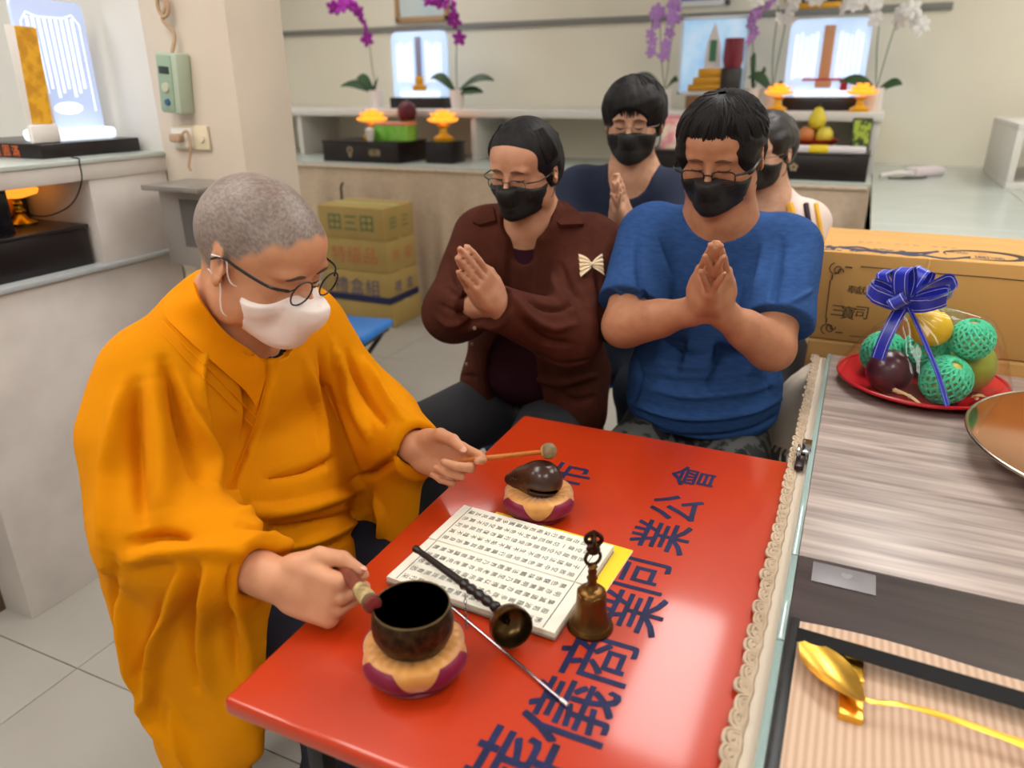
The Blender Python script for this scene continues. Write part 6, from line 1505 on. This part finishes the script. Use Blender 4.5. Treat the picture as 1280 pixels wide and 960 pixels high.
link('flap_line', MB().box((-w - .001, -d - .001, .226), (w, -d + .01, .232)), bpy.data.materials['crease'], lo_)
cs = thing('low_stand', 'low wooden stand carrying the two kraft cartons', 'stand', ((BX0 + BX1) / 2, (BY0 + BY1) / 2, 0)); link('top', MB().box((-w - .02, -d + .01, .535), (w + .02, d + .02, .566), .004), M('stand_wood', S(150, 120, 90), .5), cs)
for x in (-w + .02, w - .02):
    for y in (-d + .05, d - .02): link('leg', MB().box((x - .02, y - .02, 0), (x + .02, y + .02, .535), .003), bpy.data.materials['stand_wood'], cs)
# corner of the tablecloth that hangs off the table
fl_ = MB()
def flap(u, v):
    a = Vector((-.028, 1.85 + .175 * u, .756)); tipx = -.098 * math.sin(math.pi * (.04 + .9 * u)) ** .8 - .004
    drop = .20 * v * v; return Vector((a.x + tipx * math.sin(v * 1.5) + .006 * math.sin(u * 22) * v, a.y + .01 * math.sin(u * 13 + v * 3) * v, a.z - drop))
fl_.grid(flap, 24, 10, .003); link('hanging_corner', fl_, bpy.data.materials['tablecloth'], tc, True)
lf_ = MB()
for k in range(24):
    q = flap((k + .5) / 24, 1); lf_.tube(catmull([q + Vector((0, -.007, .002)), q + Vector((-.006, -.005, -.013)), q + Vector((-.007, .005, -.013)), q + Vector((0, .007, .002))], 3), .0026, 5)
link('lace_edge', lf_, m_lace, tc, True)

# ================================================================== wrapped fruit plate
FC = Vector((.196, 1.845, .7745))
rp = thing('fruit_tray', 'round red tray with fruit on the grey wood sheet', 'tray', FC); m_redp = M('red_plastic', S(200, 28, 40), .25)
link('tray', MB().lathe([(0, 0), (.10, 0), (.14, .004), (.168, .022), (.176, .026), (.178, .022), (.172, .016), (.14, -.0), (.1, -.0005), (0, -.0005)][:6] + [(.17, .0255), (.135, .008), (.1, .004), (0, .004)], 60), m_redp, rp, smooth=70)
link('rim', MB().tube([(.1765 * math.cos(i * math.pi / 36), .1765 * math.sin(i * math.pi / 36), .0255) for i in range(72)], .0035, 8, closed=True), m_redp, rp)
m_pf = M('dark_plum', S(66, 30, 42), .3, noise=(30, .3, .7), col2=S(92, 44, 56), coat=.3); m_mango = M('mango_yellow', S(238, 176, 20), .4, noise=(6, .3, .7), col2=S(220, 186, 40)); m_gm = M('mango_green', S(118, 146, 44), .35, noise=(7, .3, .7), col2=S(160, 166, 50), coat=.3)
def fruit(name, label, c, r, m, R=None, top=None, group='fruit on the red tray'):
    t = thing(name, label, 'fruit', c, 0, group); mt = (R or Matrix.Identity(4))
    link('flesh', MB().ball((0, 0, 0), r, 24, mt), m, t, smooth=180)
    q = mt @ Vector((0, 0, r[2])); link('stalk_end', MB().ball(q, (.006, .006, .003), 8), m_stem, t)
    return t
def ringp(a, z): return FC + Vector((.095 * math.cos(rad(a)), .095 * math.sin(rad(a)), z))
PUR = ringp(222, .053); fruit('passion_fruit', 'dark purple passion fruit at the front of the wrapped fruit', PUR, (.05, .046, .05), m_pf)
YEL = FC + Vector((-.01, -.062, .164)); fruit('mango', 'yellow mango crowning the wrapped fruit', YEL, (.046, .043, .041), m_mango, Matrix.Rotation(rad(20), 4, 'Y'))
GRN = ringp(6, .062); fruit('green_mango', 'green mango on the right of the wrapped fruit', GRN, (.05, .05, .06), m_gm, Matrix.Rotation(rad(10), 4, 'Y'))
m_net = M('mint_foam', S(84, 208, 164), .75); m_netp = M('pear_skin', S(196, 176, 90), .5)
def netted(label, c, r, ax, seed):
    """a fruit in an expanded foam net: two families of crossing strands"""
    t = thing('netted_pear', label, 'fruit', c, 0, 'pears in foam nets'); Rm = rot_to(ax).to_4x4() @ Matrix.Rotation(rad(90), 4, 'Y')
    link('flesh', MB().ball((0, 0, 0), (r[0] * .93, r[1] * .93, r[2] * .93), 18, Rm), m_netp, t, smooth=180)
    b = MB(); n = 17; rs = random.Random(seed)
    for fam in (-1, 1):
        for k in range(n):
            P_ = []
            for i in range(19):
                s = i / 18; th = math.pi * (.08 + .80 * s); a = 2 * math.pi * k / n + fam * s * 2.1 + .04 * math.sin(i * 2.2 + k)
                q = 1.0 + .012 * fam * (1 if (i + k) % 2 else -1)
                P_.append(Rm @ Vector((r[0] * q * math.sin(th) * math.cos(a), r[1] * q * math.sin(th) * math.sin(a), r[2] * q * math.cos(th))))
            b.tube(P_, .0035, 5)
    o = link('foam_net', b, m_net, t); return t
netted('pear in a mint foam net behind the passion fruit', ringp(150, .057), (.05, .05, .052), (-.2, -.3, 1), 1)
netted('pear in a mint foam net at the middle front of the tray', ringp(294, .057), (.05, .05, .052), (.3, -.5, 1), 2)
netted('pear in a mint foam net under the yellow mango', FC + Vector((0, 0, .099)), (.045, .045, .045), (.4, -.3, 1), 3)
netted('pear in a mint foam net next to the green mango', FC + Vector((.076, -.047, .143)), (.042, .042, .042), (-.1, -.2, 1), 4)
netted('pear in a mint foam net at the carton side of the tray', ringp(78, .057), (.05, .05, .052), (0, .4, 1), 5)
for k, (x, y, a) in enumerate(((-.027, -.130, -12), (.114, -.066, 60))):
    b = MB(); rs = random.Random(k)
    for i in range(9): b.tube(catmull([(-.03 + rs.uniform(-.006, .006), rs.uniform(-.006, .006), .016 + rs.uniform(0, .012)), (.0, rs.uniform(-.008, .008), .018), (.03, -.01 + rs.uniform(-.006, .006), .004)], 4), .0012, 4)
    t = thing('straw_bundle', ('straw packing wisps in front of the netted pears', 'straw packing wisps beside the green mango')[k], 'straw', FC + Vector((x, y, .006)), rad(a)); link('wisps', b, M('straw', S(214, 190, 140), .7) if k == 0 else bpy.data.materials['straw'], t); link('tie', MB().ball((0, 0, .018), (.004, .008, .004), 8), bpy.data.materials['straw'], t)
# cellophane: drawn tight from the tray rim over the fruit to the tie
TIE = Vector((-.07, -.095, .214))
_pts = [Vector((.181 * math.cos(i * math.pi / 30), .181 * math.sin(i * math.pi / 30), .024)) for i in range(60)] + [TIE]
_pts += [Vector((.181 * math.cos(i * math.pi / 30), .181 * math.sin(i * math.pi / 30), .031)) for i in range(60)]
for c, r in ((PUR - FC, .05), (YEL - FC, .046), (GRN - FC, .061), (ringp(150, .057) - FC, .056), (ringp(294, .057) - FC, .056), (Vector((0, 0, .099)), .05), (Vector((.076, -.047, .143)), .047), (ringp(78, .057) - FC, .056)):
    for i in range(14):
        for j in range(1, 8): _pts.append(c + Vector((math.sin(j * math.pi / 8) * math.cos(i * math.pi / 7), math.sin(j * math.pi / 8) * math.sin(i * math.pi / 7), math.cos(j * math.pi / 8))) * (r + .006))
_bm = bmesh.new()
for q in _pts: _bm.verts.new(q)
_h = bmesh.ops.convex_hull(_bm, input=_bm.verts); bmesh.ops.delete(_bm, geom=[g for g in _h['geom_interior'] if isinstance(g, bmesh.types.BMVert)], context='VERTS')
_hull = BVHTree.FromBMesh(_bm); _bm.free()
def celo(u, v):
    a = 2 * math.pi * u; zz = .026 + (TIE.z - .002 - .026) * v ** .9; w_ = v ** 3; o = Vector((TIE.x * w_, TIE.y * w_, zz)); d = Vector((math.cos(a), math.sin(a), 0))
    h = _hull.ray_cast(o + d * .5, -d); r = (h[0] - o).dot(d) if h[0] is not None else .004
    r = max(r, .003) * (1 + .012 * (1 + math.sin(11 * a + 6 * v)) * min(1, v * 4) + .008 * (1 + math.sin(23 * a - 9 * v)) * v)
    return FC + o + d * r
cp = thing('cellophane_wrap', 'clear cellophane gathered over the fruit tray', 'wrap', FC); link('film', MB().grid(celo, 96, 26), clear_mat('cellophane', (.985, .99, .99, 1), .05, .45, .03), cp, True, smooth=60)
link('gather', MB().grid(lambda u, v: FC + TIE + Vector(((.004 + .024 * v) * math.cos(6.283 * u) * (1 + .3 * math.sin(25 * u)), (.004 + .024 * v) * math.sin(6.283 * u) * (1 + .3 * math.cos(21 * u)), -.004 + .04 * v)), 40, 5), bpy.data.materials['cellophane'], cp, True, smooth=50)
# blue bow with white stripes
m_rib = M('blue_ribbon', S(34, 52, 196), .22, noise=(5, .3, .7), col2=S(24, 36, 160), sheen=.3); m_rst = M('white_stripe', S(214, 216, 236), .35)
KN = FC + TIE + Vector((-.002, -.008, .004)); bw_ = thing('ribbon_bow', 'royal blue ribbon bow with white stripes on the cellophane', 'ribbon', KN)
def ribbon(P_, wd, w_, nm):
    P_ = catmull(P_, 7); n = len(P_) - 1; wd = Vector(wd).normalized()
    def side(i):
        t_ = (P_[min(i + 1, n)] - P_[max(i - 1, 0)]).normalized(); s = wd - t_ * wd.dot(t_); return s.normalized()
    def sh(a, b, lift=0):
        def fn(u, v):
            i = min(int(round(u * n)), n); s = side(i); t_ = (P_[min(i + 1, n)] - P_[max(i - 1, 0)]).normalized()
            return P_[i] + s * (a + (b - a) * v) * w_ + t_.cross(s) * lift
        return fn
    o = link(nm, MB().grid(sh(-1, 1), n, 3, .0006), m_rib, bw_, smooth=60)
    for a in (-.68, .62):
        for lf2 in (.0007, -.0013): link('stripe', MB().grid(sh(a, a + .055, lf2), n, 1, .0003), m_rst, o, smooth=60)
for (dx, dy, dz), wd, L in (((-1, -.4, .55), (.3, -.6, .7), .085), ((-.8, -.5, .38), (.1, -.2, 1), .085), ((-.6, .2, .9), (.6, -.7, .2), .08), ((-.15, -.3, 1), (.8, -.6, .2), .085), ((.9, -.2, .6), (.2, -.6, .8), .10), ((1, -.25, .42), (0, -.35, 1), .085), ((.4, .3, .9), (.7, -.6, -.2), .085), ((-.3, -.9, .35), (.8, 0, .6), .06)):
    dv = Vector((dx, dy, dz)).normalized(); nv = dv.cross(Vector(wd)).normalized()
    ribbon([Vector((0, 0, 0)), dv * L * .5 + nv * L * .22, dv * L * .95 + nv * L * .16, dv * L + nv * 0, dv * L * .92 - nv * L * .16, dv * L * .5 - nv * L * .16, Vector((0, 0, 0))], wd, .0175, 'loop')
ribbon([Vector((0, 0, 0)), Vector((-.013, -.022, -.03)), Vector((-.026, -.038, -.075)), Vector((-.032, -.046, -.112))], (.75, -.4, .1), .015, 'tail')
ribbon([Vector((.01, -.01, 0)), Vector((.045, -.036, -.055)), Vector((.085, -.060, -.125)), Vector((.112, -.078, -.185))], (.6, .4, .0), .006, 'tail')
link('knot', MB().ball((0, -.004, .002), (.014, .014, .012), 12), m_rib, bw_)
